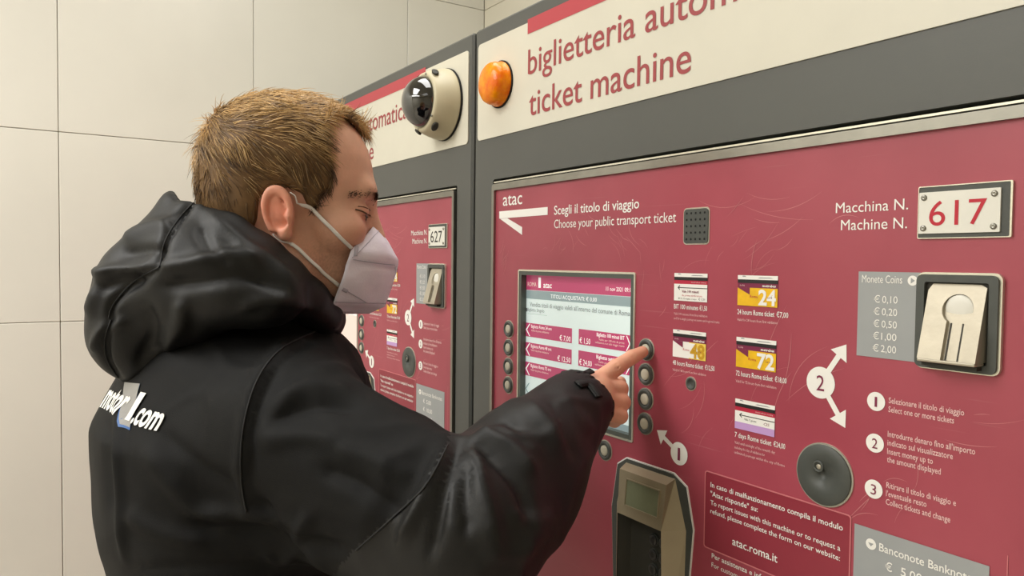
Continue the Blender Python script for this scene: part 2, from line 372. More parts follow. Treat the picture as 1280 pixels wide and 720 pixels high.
        a = [q(x, z) for x, z in ((0.3800, z0 + 0.010), (0.3735, z1 - 0.001), (0.3722, z1 - 0.001), (0.3778, z0 + 0.010), (0.3722, z0 + 0.001), (0.3735, z0 + 0.001))]
        flat('display_chevron', [[a[0], a[1], a[2], a[3]], [a[0], a[3], a[4], a[5]]], Y - 0.0006, SW, sc)
    a = [q(x, z) for x, z in ((0.1545, 1.365), (0.1635, 1.374), (0.1655, 1.374), (0.1575, 1.365), (0.1655, 1.356), (0.1635, 1.356))]
    flat('display_chevron', [[a[0], a[1], a[2], a[3]], [a[0], a[3], a[4], a[5]]], Y - 0.0006, SG, sc)
    rect('display_footer', 0.152, 1.3425, 0.382, 1.3515, SG)
    # ---------------- push buttons
    for cx, cz in [(0.1088, 1.448 - 0.0283 * k) for k in range(4)] + [(0.4078, 1.4478 - 0.0293 * k) for k in range(4)] + [(0.336, 1.3125)]:
        b_ = lathe('push_button', [(0.0122, 0.0), (0.0122, 0.0022), (0.0108, 0.0034), (0.0080, 0.0034), (0.0074, 0.0006)], (cx, 0, cz), 'grey_dark', P, 28)
        frame('button_edge', circ(cx, cz, 0.0134, 28), circ(cx, cz, 0.0122, 28), -0.0010, 0, 'bright', b_)
        lathe('button_cap', [(0.0068, 0.0004), (0.0068, 0.0024), (0.0060, 0.0031), (0.003, 0.0034)], (cx, 0, cz), 'button_cap', b_, 24)
    # small lens hole
    b_ = lathe('peephole', [(0.0070, 0.0), (0.0070, 0.0012), (0.0045, 0.0012), (0.0045, 0.0003)], (0.479, 0, 1.4175), 'grey_dark', P, 24)
    frame('peephole_edge', circ(0.479, 1.4175, 0.0080, 24), circ(0.479, 1.4175, 0.0070, 24), -0.0006, 0, 'bright', b_)
    # ---------------- printed ticket samples
    def sample(x, z, kind, title, price, lines):
        w_, h_ = 0.0490, 0.0308
        s = flat('ticket_sample', [[(x, z - h_), (x + w_, z - h_), (x + w_, z), (x, z)]], -0.0004, 'sample_red' if kind in ('bit', 'week') else 'purple', P)
        flat('sample_header', [[(x, z - 0.0042), (x + w_, z - 0.0042), (x + w_, z), (x, z)]], -0.0007, 'white', s)
        flat('sample_stripe', [[(x, z - 0.0078), (x + w_, z - 0.0078), (x + w_, z - 0.0042), (x, z - 0.0042)]], -0.0007, 'blk_print', s)
        flat('sample_smear', [[(x + .006, z - 0.0016), (x + .011, z - 0.0016), (x + .009, z - 0.0005), (x + .006, z - 0.0005)], [(x + .025, z - 0.0028), (x + .044, z - 0.0026), (x + .040, z - 0.0018), (x + .028, z - 0.0018)]], -0.0008, 'label_grey', s)
        if kind in ('bit', 'week'):
            flat('sample_field', [[(x, z - h_), (x + w_, z - h_), (x + w_, z - 0.0120), (x, z - 0.0120)]], -0.0007, 'white', s)
            text('metrebus roma', x + 0.026, x + 0.047, z - 0.0105, 0.0018, 'pinkwhite', s, y=-0.0009, res=1)
            flat('sample_arrow', [[(x + .007, z - .0165), (x + w_, z - .0165), (x + w_, z - .0157), (x + .007, z - .0157)], [(x + .0055, z - .0161), (x + .0085, z - .0135), (x + .0092, z - .0142), (x + .0068, z - .0161), (x + .0092, z - .0180), (x + .0085, z - .0187)]], -0.0009, 'blk_print', s)
            if kind == 'bit':
                text('Vale 100 minuti', x + 0.012, x + 0.037, z - 0.0215, 0.0030, 'purple', s, y=-0.0009, res=1, bold=0.02)
                text('da prima timbratura', x + 0.012, x + 0.042, z - 0.0255, 0.0022, 'sample_red', s, y=-0.0009, res=1)
                text('BIT € 1,50 integrato a tempo', x + 0.007, x + 0.034, z - 0.0290, 0.0018, 'blk_print', s, y=-0.0009, res=1); text('€ 1,50', x + 0.037, x + 0.0465, z - 0.0290, 0.0024, 'blk_print', s, y=-0.0009, res=1)
            else:
                flat('sample_tint', [[(x, z - h_), (x + w_, z - h_), (x + w_, z - 0.0235), (x, z - 0.0235)]], -0.0008, 'lilac', s)
                text('Vale 7 giorni', x + 0.012, x + 0.027, z - 0.0205, 0.0022, 'blk_print', s, y=-0.0009, res=1); text('CIS', x + 0.036, x + 0.043, z - 0.0215, 0.0030, 'purple', s, y=-0.0009, res=1)
        else:
            left = 'white' if kind == '48' else 'yellow'
            flat('sample_field', [[(x, z - h_), (x + w_ * .5, z - h_), (x + w_ * .5, z - 0.0125), (x, z - 0.0125)]], -0.0007, left, s)
            flat('sample_tint', [[(x + w_ * .5, z - h_), (x + w_, z - h_), (x + w_, z - 0.0125), (x + w_ * .5, z - 0.0125)]], -0.0007, 'pale_yellow' if kind == '48' else 'yellow', s)
            flat('sample_wedge', [[(x, z - 0.0125), (x + .0155, z - 0.0125), (x + .0155, z - 0.0195)]], -0.0009, 'purple', s)
            text('ROMA', x + 0.003, x + 0.009, z - 0.0112, 0.0018, 'pinkwhite', s, y=-0.0009, res=1); text('metrebus', x + 0.031, x + 0.047, z - 0.0112, 0.0026, 'white', s, y=-0.0009, res=1, bold=0.03)
            text(kind, x + 0.0265, x + 0.0475, z - 0.0290, 0.0155, 'gold' if kind == '48' else 'white', s, y=-0.0011, res=3, bold=0.03)
            if kind == '48': flat('sample_light', [[(x + w_ * .5, z - h_ + .001), (x + w_ * .82, z - h_ + .001), (x + w_ * .70, z - 0.0135), (x + w_ * .5, z - 0.0135)]], -0.0008, 'white', s)
            text('Roma', x + 0.0160, x + 0.0255, z - 0.0225, 0.0030, 'sample_red', s, y=-0.0010, res=1)
            text('ore', x + 0.0370, x + 0.0430, z - 0.0225, 0.0022, 'purple', s, y=-0.0013, res=1)
        n1 = 0.0490 if kind == 'bit' else 0.0615
        text(title, x, x + n1 * 0.74, z - 0.0400, 0.0054, 'white', P, bold=0.009, res=2); text(price, x + n1 * 0.78, x + n1, z - 0.0400, 0.0054, 'white', P, bold=0.009, res=2)
        for i, (l, ln) in enumerate(lines): text(l, x, x + ln, z - 0.0470 - i * 0.0052, 0.0029, 'pinkwhite', P, res=1)
    sample(0.4512, 1.5390, 'bit', 'BIT 100 minutes', '€1,50', [('Valid 100 minutes from first validation', 0.0495), ('and for a single journey on metro and regional trains', 0.0665)])
    sample(0.5412, 1.5385, '24', '24 hours Rome ticket', '€7,00', [('Valid for 24 hours from first validation', 0.0495)])
    sample(0.4508, 1.4755, '48', '48 hours Rome ticket', '€12,50', [('Valid for 48 hours from first validation', 0.0495)])
    sample(0.5410, 1.4750, '72', '72 hours Rome ticket', '€18,00', [('Valid for 72 hours from first validation', 0.0500)])
    sample(0.5412, 1.4112, 'week', '7 days Rome ticket', '€24,00', [('Valid until midnight of the seventh day', 0.050), ('including the day of validation for', 0.038), ('unlimited journeys within the city of Rome', 0.0615)])
    # ---------------- step circles and arrows
    def disc(cx, cz, r_, s, cap):
        d = flat('step_circle', [circ(cx, cz, r_, 36)], -0.0006, 'white', P)
        hw = cap * (0.12 if s == '1' else 0.27); text(s, cx - hw, cx + hw, cz - cap * 0.5, cap, 'purple', d, y=-0.0009, bold=0.0)
    def arrow(x0, z0, x1, z1, w_, hl, hw):
        dx, dz = x1 - x0, z1 - z0; L = math.hypot(dx, dz); dx /= L; dz /= L; nx, nz = -dz, dx; bx, bz = x1 - dx * hl, z1 - dz * hl
        flat('arrow_mark', [[(x0 - nx * w_, z0 - nz * w_), (bx - nx * w_, bz - nz * w_), (bx + nx * w_, bz + nz * w_), (x0 + nx * w_, z0 + nz * w_)], [(bx - nx * hw, bz - nz * hw), (x1, z1), (bx + nx * hw, bz + nz * hw)]], -0.00045, 'white', P)
    disc(0.6395, 1.4412, 0.0147, '2', 0.0150); arrow(0.6395, 1.4412, 0.6645, 1.4790, 0.0026, 0.0135, 0.0096); arrow(0.6395, 1.4412, 0.6655, 1.4040, 0.0026, 0.0135, 0.0096)
    disc(0.4633, 1.3362, 0.0130, '1', 0.0150); arrow(0.4633, 1.3362, 0.4275, 1.3560, 0.0026, 0.0135, 0.0105)
    for k, cz in enumerate((1.4325, 1.3962, 1.3560)): disc(0.6938, cz, 0.0082, '123'[k], 0.0092)
    for s, x0, x1, z in (('Selezionare il titolo di viaggio', 0.705, 0.7665, 1.4330), ('Select one or more tickets', 0.705, 0.7590, 1.4254), ("Introdurre denaro fino all'importo", 0.705, 0.7755, 1.4042), ('indicato sul visualizzatore', 0.705, 0.7590, 1.3968), ('Insert money up to', 0.705, 0.7435, 1.3894), ('the amount displayed', 0.705, 0.7500, 1.3824), ('Ritirare il titolo di viaggio e', 0.705, 0.7625, 1.3603), ("l'eventuale resto", 0.705, 0.7395, 1.3530), ('Collect tickets and change', 0.705, 0.7585, 1.3458)):
        text(s, x0, x1, z, 0.0052, 'pinkwhite', P, bold=0.008, res=2)
    # ---------------- number plate
    npl = prism('number_plate', rpoly(0.7265, 1.5725, 0.7955, 1.6140, 0.001, 2), -0.0016, 0.0, 'grey_dark', P)
    frame('plate_edge', rpoly(0.7262, 1.5721, 0.7966, 1.6145, 0.001, 2), rpoly(0.7268, 1.5728, 0.7952, 1.6137, 0.001, 2), -0.0022, 0, 'bright', npl)
    prism('plate_face', rpoly(0.7275, 1.5762, 0.7888, 1.6095, 0.0006, 2), -0.0030, -0.0014, 'plate_white', npl)
    text(number, 0.7360, 0.7795, 1.5825, 0.0208, numcol, npl, y=-0.0032, bold=0.0, res=6)
    for cx in (0.7315, 0.7845):
        for cz in (1.5805, 1.6052): lathe('rivet', [(0.0024, 0.0), (0.0024, 0.0006), (0.0012, 0.0014), (0.0006, 0.0008)], (cx, -0.003, cz), 'rim', npl, 14)
    text('Macchina N.', 0.6505, 0.7170, 1.5968, 0.0098, 'white', P, bold=0.0, res=6); text('Machine N.', 0.6560, 0.7165, 1.5812, 0.0098, 'white', P, bold=0.0, res=6)
    # ---------------- coins
    cl = flat('coin_label', [[(0.6745, 1.4705), (0.7295, 1.4705), (0.7295, 1.5445), (0.6745, 1.5445)]], -0.0006, 'label_grey', P)
    text('Monete Coins', 0.678, 0.7140, 1.5350, 0.0070, 'white', cl, y=-0.0009)
    flat('coin_symbol', [circ(0.7228, 1.5377, 0.0042, 24)], -0.0009, 'white', cl); flat('coin_pointer', [[(0.7214, 1.5352), (0.7248, 1.5377), (0.7214, 1.5402)]], -0.0011, 'label_grey', cl)
    for k, s in enumerate(('0,10', '0,20', '0,50', '1,00', '2,00')):
        z = 1.5180 - k * 0.01055; text('€', 0.6895, 0.6950, z, 0.0064, 'white', cl, y=-0.0009); text(s, 0.6970, 0.7105, z, 0.0064, 'white', cl, y=-0.0009)
    cu = frame('coin_unit', rpoly(0.7285, 1.4680, 0.7905, 1.5432, 0.005), rpoly(0.7350, 1.4740, 0.7840, 1.5372, 0.002), -0.0055, 0.0, 'grey_dark', P)
    frame('coin_unit_edge', rpoly(0.7280, 1.4670, 0.7925, 1.5450, 0.006), rpoly(0.7285, 1.4680, 0.7905, 1.5432, 0.005), -0.0035, 0.0, 'bright', cu)
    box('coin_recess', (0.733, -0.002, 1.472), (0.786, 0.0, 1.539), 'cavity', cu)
    # tilted steel plate with a round coin hole and a channel running down from it
    bm = bmesh.new(); x0, x1, zb, zt = 0.7375, 0.7815, 1.4765, 1.5360
    def yp(z): return -0.0022 - (zt - z) / (zt - zb) * 0.0160
    hc, hr, cw = (0.7625, 1.5165), 0.0118, 0.0068
    # outline of the cut: hole plus channel, open downward
    a0 = math.asin(cw / hr); pts = []
    for k in range(25):
        a = -math.pi / 2 + a0 + (2 * math.pi - 2 * a0) * k / 24; pts.append((hc[0] + hr * math.cos(a), hc[1] + hr * math.sin(a)))
    chan = [(hc[0] + cw, zb)] + pts + [(hc[0] - cw, zb)]
    outer = []
    for (x, z) in chan:
        if z <= zb + 1e-6: outer.append((x1 if x > hc[0] else x0, zb)); continue
        dx, dz = x - hc[0], z - hc[1]; t = 1e9
        if dx > 0: t = min(t, (x1 - hc[0]) / dx)
        if dx < 0: t = min(t, (x0 - hc[0]) / dx)
        if dz > 0: t = min(t, (zt - hc[1]) / dz)
        if dz < 0: t = min(t, (zb + .0001 - hc[1]) / dz)
        outer.append((hc[0] + dx * t, hc[1] + dz * t))
    n = len(chan)
    vo = [bm.verts.new((x, yp(z), z)) for x, z in outer]; vi = [bm.verts.new((x, yp(z), z)) for x, z in chan]; vd = [bm.verts.new((x, yp(z) + 0.004, z)) for x, z in chan]; vb = [bm.verts.new((x, -0.0005, z)) for x, z in outer]
    for i in range(n - 1):
        bm.faces.new((vo[i], vo[i + 1], vi[i + 1], vi[i])); bm.faces.new((vi[i], vi[i + 1], vd[i + 1], vd[i])); bm.faces.new((vo[i], vb[i], vb[i + 1], vo[i + 1]))
    for i, c_ in ((1, (x1, zt)), (1, (x0, zt))): pass
    tobj('coin_plate', bm, 'steel', cu)
    # floor of the channel, ribs and the corners of the plate
    fl = [(x0 + .002, zb), (x1 - .002, zb), (x1 - .002, zt - .001), (x0 + .002, zt - .001)]
    fromdata('coin_channel', [(x, yp(z) + 0.0035, z) for x, z in fl], [(0, 1, 2, 3)], 'steel', cu)
    for dx in (-0.0045, 0.0045): 
        g = [(hc[0] + dx - .0006, zb), (hc[0] + dx + .0006, zb), (hc[0] + dx + .0006, hc[1] - .011), (hc[0] + dx - .0006, hc[1] - .011)]
        fromdata('channel_groove', [(x, yp(z) + 0.0031, z) for x, z in g], [(0, 1, 2, 3)], 'cavity', cu)
    lathe('coin_shutter', [(0.0112, 0.0), (0.0112, 0.0008), (0.0100, 0.0014), (0.004, 0.0018)], (hc[0], yp(hc[1]) + 0.0042, hc[1]), 'plate_white', cu, 28)
    box('plate_lip', (x0, -0.0185, zb - 0.0025), (x1, -0.004, zb), 'steel', cu, 0.0008)
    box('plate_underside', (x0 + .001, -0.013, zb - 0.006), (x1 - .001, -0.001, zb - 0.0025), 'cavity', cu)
    # ---------------- round lock cover
    lk = lathe('lock_cover', [(0.0278, 0.0), (0.0278, 0.0024), (0.0272, 0.0030), (0.0055, 0.0030), (0.0052, 0.0010)], (0.6458, 0, 1.3570), 'grey_dark', P, 48)
    frame('cover_edge', circ(0.6460, 1.3570, 0.0293, 48), circ(0.6458, 1.3570, 0.0278, 48), -0.0014, 0, 'bright', lk)
    lc = lathe('lock_cylinder', [(0.0055, 0.001), (0.0055, 0.0042), (0.0044, 0.0046), (0.0034, 0.0040), (0.0034, 0.0012)], (0.6415, 0, 1.3640), 'grey_dark', lk, 24)
    lathe('lock_core', [(0.0026, 0.0012), (0.0026, 0.0030), (0.001, 0.0034)], (0.6415, 0, 1.3635), 'steel', lk, 16)
    # ---------------- notice sticker
    ns = flat('notice_sticker', [rpoly(0.5025, 1.2435, 0.6735, 1.3265, 0.003)], -0.0004, 'notice_red', P)
    frame('notice_border', rpoly(0.5020, 1.2430, 0.6740, 1.3270, 0.0032), rpoly(0.5032, 1.2442, 0.6728, 1.3258, 0.0025), -0.0008, -0.0002, 'notice_edge', ns)
    for s, x0_, x1_, z, cp, bd in (('In caso di malfunzionamento compila il modulo', 0.5105, 0.6660, 1.3108, 0.0056, 0.02), ('"Atac risponde" su:', 0.5105, 0.5725, 1.3012, 0.0056, 0.02), ('To report issues with this machine or to request a', 0.5108, 0.6640, 1.2917, 0.0054, 0.004), ('refund, please complete the form on our website:', 0.5108, 0.6640, 1.2826, 0.0054, 0.004), ('atac.roma.it', 0.5412, 0.5972, 1.2580, 0.0086, 0.02), ('Per assistenza e informazioni', 0.5140, 0.612, 1.2348, 0.0056, 0.02), ('For customer assistance and information', 0.5140, 0.640, 1.2252, 0.0054, 0.004)):
        text(s, x0_, x1_, z, cp, 'white', ns, y=-0.0008, bold=min(bd, .009), res=2)
    # ---------------- banknote label
    bk_ = flat('banknote_label', [[(0.6770, 1.20), (0.7885, 1.20), (0.7885, 1.3210), (0.6770, 1.3210)]], -0.0006, 'label_grey', P)
    flat('banknote_symbol', [circ(0.6930, 1.3075, 0.0048, 24)], -0.0009, 'white', bk_); flat('banknote_pointer', [[(0.6905, 1.3085), (0.6955, 1.3085), (0.6930, 1.3055)]], -0.0011, 'label_grey', bk_)
    text('Banconote Banknotes', 0.7005, 0.7800, 1.3042, 0.0072, 'white', bk_, y=-0.0009, bold=0.009)
    for k, s in enumerate(('5,00', '10,00', '20,00', '50,00')):
        z = 1.2895 - k * 0.0150; text('€', 0.7065, 0.7125, z, 0.0075, 'white', bk_, y=-0.0009, bold=0.009); text(s, 0.7200, 0.7200 + 0.0045 * len(s), z, 0.0075, 'white', bk_, y=-0.0009, bold=0.009)
    nt_ = frame('banknote_slot', rpoly(0.70, 1.08, 0.79, 1.17, 0.008), rpoly(0.71, 1.12, 0.78, 1.13, 0.002), -0.012, 0, 'grey_dark', P)
    flat('vertical_line', [[(0.8005, 1.15), (0.8012, 1.15), (0.8012, 1.3335), (0.8005, 1.3335)]], -0.0005, 'notice_edge', P)
    # ---------------- card reader with keypad
    base = [(0.378, 1.3115), (0.456, 1.3115), (0.476, 1.301), (0.487, 1.2560), (0.4790, 1.16), (0.4790, 1.06), (0.357, 1.06), (0.357, 1.16), (0.3525, 1.246), (0.362, 1.301)]
    cr = prism('card_reader', base, -0.0025, 0.0, 'grey_dark', P)
    cxm = (0.42, 1.19)
    big = [(cxm[0] + (x - cxm[0]) * 1.022, cxm[1] + (z - cxm[1]) * 1.013) for x, z in base]
    frame('reader_edge', big, base, -0.0014, 0, 'white', cr)
    # housing: a hood leaning out, screen box on top, open cavity with keys below
    fy = -0.020
    V = [(0.378, -0.0025, 1.3070), (0.460, -0.0025, 1.3070),
         (0.381, -0.0155, 1.3018), (0.4595, -0.0155, 1.3018),
         (0.3833, fy, 1.2500), (0.4569, fy, 1.2495),
         (0.3620, -0.0025, 1.2540), (0.4780, -0.0025, 1.2530),
         (0.3640, -0.0025, 1.08), (0.4750, -0.0025, 1.08),
         (0.3833, fy, 1.09), (0.4620, fy, 1.09)]
    fromdata('reader_housing', V, [(0, 1, 3, 2), (2, 3, 5, 4), (1, 7, 5, 3), (0, 2, 4, 6), (7, 9, 11, 5), (6, 4, 10, 8)], 'beige_metal', cr)
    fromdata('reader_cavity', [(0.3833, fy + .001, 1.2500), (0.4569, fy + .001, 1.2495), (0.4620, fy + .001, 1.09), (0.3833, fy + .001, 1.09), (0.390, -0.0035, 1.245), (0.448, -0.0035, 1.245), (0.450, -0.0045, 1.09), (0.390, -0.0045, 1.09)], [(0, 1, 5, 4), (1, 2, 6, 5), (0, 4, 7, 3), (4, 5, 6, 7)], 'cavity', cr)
    def fx(x, z, d=0): t = (1.3018 - z) / 0.0518; return (x, -.0155 - .0045 * t - d, z)
    lx0, lx1, lz0, lz1 = 0.3960, 0.4500, 1.2633, 1.2929
    fb_ = [(0.3948, 1.2620), (0.4512, 1.2620), (0.4512, 1.2941), (0.3948, 1.2941)]; fi_ = [(lx0, lz0), (lx1, lz0), (lx1, lz1), (lx0, lz1)]
    o_ = fromdata('lcd_frame', [fx(*p, 0.0016) for p in fb_] + [fx(*p, 0.0016) for p in fi_] + [fx(*p, -.002) for p in fb_] + [fx(*p, 0.0002) for p in fi_], [(0, 1, 5, 4), (1, 2, 6, 5), (2, 3, 7, 6), (3, 0, 4, 7), (4, 5, 13, 12), (5, 6, 14, 13), (6, 7, 15, 14), (7, 4, 12, 15), (0, 8, 9, 1), (1, 9, 10, 2), (2, 10, 11, 3), (3, 11, 8, 0)], 'beige_metal', cr)
    fromdata('lcd_panel', [fx(*p, 0.0003) for p in fi_], [(0, 1, 2, 3)], 'lcd', cr)
    for i in range(2):
        for j in range(4):
            kx, kz = 0.4310 + i * 0.0160, 1.229 - j * 0.0175
            lathe('key', [(0.0064, 0.0), (0.0064, 0.003), (0.0052, 0.0042), (0.002, 0.0044)], (kx, -0.0042, kz), 'key', cr, 16)
            frame('key_surround', circ(kx, kz, 0.0073, 16), circ(kx, kz, 0.0064, 16), -0.0062, -0.0035, 'grey_dark', cr)
    # ---------------- scratches: thin curved scars in the film
    vs, fs = [], []
    def scar(x, z, ang, L, curv, w_):
        n_ = 10; b0 = len(vs)
        for i in range(n_ + 1):
            t = i / n_; a = ang + curv * (t - .5); px_ = x + math.cos(ang) * (t - .5) * L - math.sin(ang) * curv * L * (t - .5) ** 2; pz_ = z + math.sin(ang) * (t - .5) * L + math.cos(ang) * curv * L * (t - .5) ** 2
            ww = w_ * (1 - (2 * t - 1) ** 2) + 0.00003; vs.append((px_ + math.sin(a) * ww, -0.0003, pz_ - math.cos(a) * ww)); vs.append((px_ - math.sin(a) * ww, -0.0003, pz_ + math.cos(a) * ww))
        for i in range(n_): k = b0 + 2 * i; fs.append((k, k + 1, k + 3, k + 2))
    R_ = random.Random(11)
    for (cx, cz, sx_, sz_, a, n_, L) in ((0.36, 1.575, .02, .012, -0.9, 12, .03), (0.53, 1.560, .045, .02, 0.5, 12, .035), (0.60, 1.600, .06, .02, 0.25, 9, .07), (0.57, 1.455, .07, .04, 0.9, 10, .06), (0.30, 1.60, .05, .03, -0.7, 6, .03), (0.72, 1.34, .04, .03, 0.6, 7, .03), (0.10, 1.56, .02, .03, 1.2, 7, .025), (0.41, 1.53, .03, .04, 1.3, 5, .03), (0.23, 1.57, .03, .01, 0.6, 7, .022), (0.50, 1.40, .03, .04, 0.8, 7, .045), (0.78, 1.45, .02, .06, 0.4, 3, .03)):
        for _ in range(n_): scar(cx + R_.gauss(0, sx_ * .6), cz + R_.gauss(0, sz_ * .6), a + R_.gauss(0, .35), L * R_.uniform(.4, 1.3), R_.uniform(-.7, .7), R_.uniform(.00012, .00034))
    tag(fromdata('scratch_marks', vs, fs, 'scratch', P), kind='stuff')

X0 = -1.066
G1 = 'ticket machines standing side by side'
mach = empty('ticket_machine', (X0, 0, 0), 'maroon and grey ticket machine numbered 617 with the screen being used', 'ticket machine')
make_machine(mach, '617', 'num_red', True)
mach2 = empty('ticket_machine', (X0 - PERIOD, 0, 0), 'maroon and grey ticket machine numbered 627, partly hidden behind the man', 'ticket machine')
make_machine(mach2, '627', 'blk_print', False)

# ---------------------------------------------------------------- dome camera on the left machine's header
dc = (-1.164, -0.0035, 1.8175)
cm = empty('security_camera', dc, 'beige dome security camera fixed to the header of the left ticket machine', 'camera')
def CL(*a, **k): return lathe(*a, **k)
hs = lathe('camera_housing', [(0.0600, 0.0), (0.0605, 0.004), (0.0595, 0.010), (0.0570, 0.022), (0.0535, 0.032), (0.0505, 0.038), (0.0485, 0.042), (0.0440, 0.0435), (0.0430, 0.042)], (0, 0, 0), 'camera_beige', cm, 56)
frame('housing_gasket', circ(0, 0, 0.0614, 48), circ(0, 0, 0.0590, 48), -0.0018, 0.0015, 'black', cm)
lathe('dome', [(0.0425 * math.cos(a), 0.041 + 0.035 * math.sin(a)) for a in [math.pi / 2 * k / 14 for k in range(15)][:-1]] + [(0.0012, 0.076)], (0, 0, 0), 'dome', cm, 48)
for a in (55, 125, 235, 305):
    ar = math.radians(a); rr = 0.0535
    s_ = lathe('screw_slot', [(0.0048, 0.0), (0.0048, 0.0020), (0.0040, 0.0024)], (0, 0, 0), 'cavity', cm, 16)
    s_.matrix_basis = Matrix.Translation((rr * math.cos(ar), -0.034, rr * math.sin(ar))) @ Matrix.Rotation(-ar, 4, 'Y') @ Matrix.Rotation(math.radians(72), 4, 'Z') @ Matrix.Diagonal((1.1, 1.4, 1.9, 1.0))
    c_ = lathe('screw', [(0.0020, 0.0), (0.0020, 0.0012), (0.0008, 0.0016)], (0.0465 * math.cos(ar + .3), -0.0428, 0.0465 * math.sin(ar + .3)), 'rim', cm, 12)

# ---------------------------------------------------------------- ceiling lamps (out of frame, they carry the light)
for k, (x, y, sx, sy, _) in enumerate(LAMPS):
    t = tag(box('ceiling_lamp', (x - sx / 2 - .02, y - sy / 2 - .02, 2.76), (x + sx / 2 + .02, y + sy / 2 + .02, 2.80), 'plate_white'), 'white rectangular ceiling lamp housing %s' % ('above the man', 'to the right of the machines, added to brighten the face', 'at the far side of the hall', 'close to the tiled wall')[k], 'lamp')

#==PERSON==
# ================================================================ the man
def Wp(x, y, d): return CAM + d * (CR * (x - 640) / F_PX - CU * ((y - 360) / F_PX) + CW)
def proj(P):
    q_ = np.asarray(P) - CAM; d = q_ @ CW; return 640 + F_PX * (q_ @ CR) / d, 360 - F_PX * (q_ @ CU) / d, d
HO = np.array([-0.88652292, -0.36302609, 1.61849052])
HX = np.array([0.35979745, 0.93303044, 0.0]); HY = np.array([-0.93303044, 0.35979745, 0.0]); HZ = np.array([0., 0., 1.])
def hl(p): p = np.asarray(p, float); return HO + p[..., 0:1] * HX + p[..., 1:2] * HY + p[..., 2:3] * HZ if p.ndim > 1 else HO + p[0] * HX + p[1] * HY + p[2] * HZ
def smin(a, b, k):
    h = np.clip(0.5 + 0.5 * (b - a) / k, 0, 1); return b + (a - b) * h - k * h * (1 - h)
def smax(a, b, k): return -smin(-a, -b, k)
f32 = np.float32
class Grid:
    def __init__(s, lo, hi, h):
        s.lo = np.array(lo, float); s.h = h; s.n = np.ceil((np.array(hi) - s.lo) / h).astype(int) + 1
        ax = [(s.lo[i] + h * np.arange(s.n[i])).astype(f32) for i in range(3)]
        s.X = ax[0][:, None, None]; s.Y = ax[1][None, :, None]; s.Z = ax[2][None, None, :]
def ell(g, c, r_, rot=None):
    x, y, z = g.X - f32(c[0]), g.Y - f32(c[1]), g.Z - f32(c[2])
    if rot is not None: x, y, z = (f32(rot[i][0]) * x + f32(rot[i][1]) * y + f32(rot[i][2]) * z for i in range(3))
    k0 = np.sqrt((x / f32(r_[0])) ** 2 + (y / f32(r_[1])) ** 2 + (z / f32(r_[2])) ** 2)
    k1 = np.sqrt((x / f32(r_[0] ** 2)) ** 2 + (y / f32(r_[1] ** 2)) ** 2 + (z / f32(r_[2] ** 2)) ** 2) + 1e-6
    return k0 * (k0 - 1) / k1
def cap(g, a, b, ra, rb=None):
    rb = ra if rb is None else rb; a = np.asarray(a, float); b = np.asarray(b, float); d = b - a; L = float(d @ d) + 1e-12
    x, y, z = g.X - f32(a[0]), g.Y - f32(a[1]), g.Z - f32(a[2])
    t = np.clip((x * f32(d[0]) + y * f32(d[1]) + z * f32(d[2])) / f32(L), 0, 1)
    return np.sqrt((x - t * f32(d[0])) ** 2 + (y - t * f32(d[1])) ** 2 + (z - t * f32(d[2])) ** 2) - (ra + (rb - ra) * t)
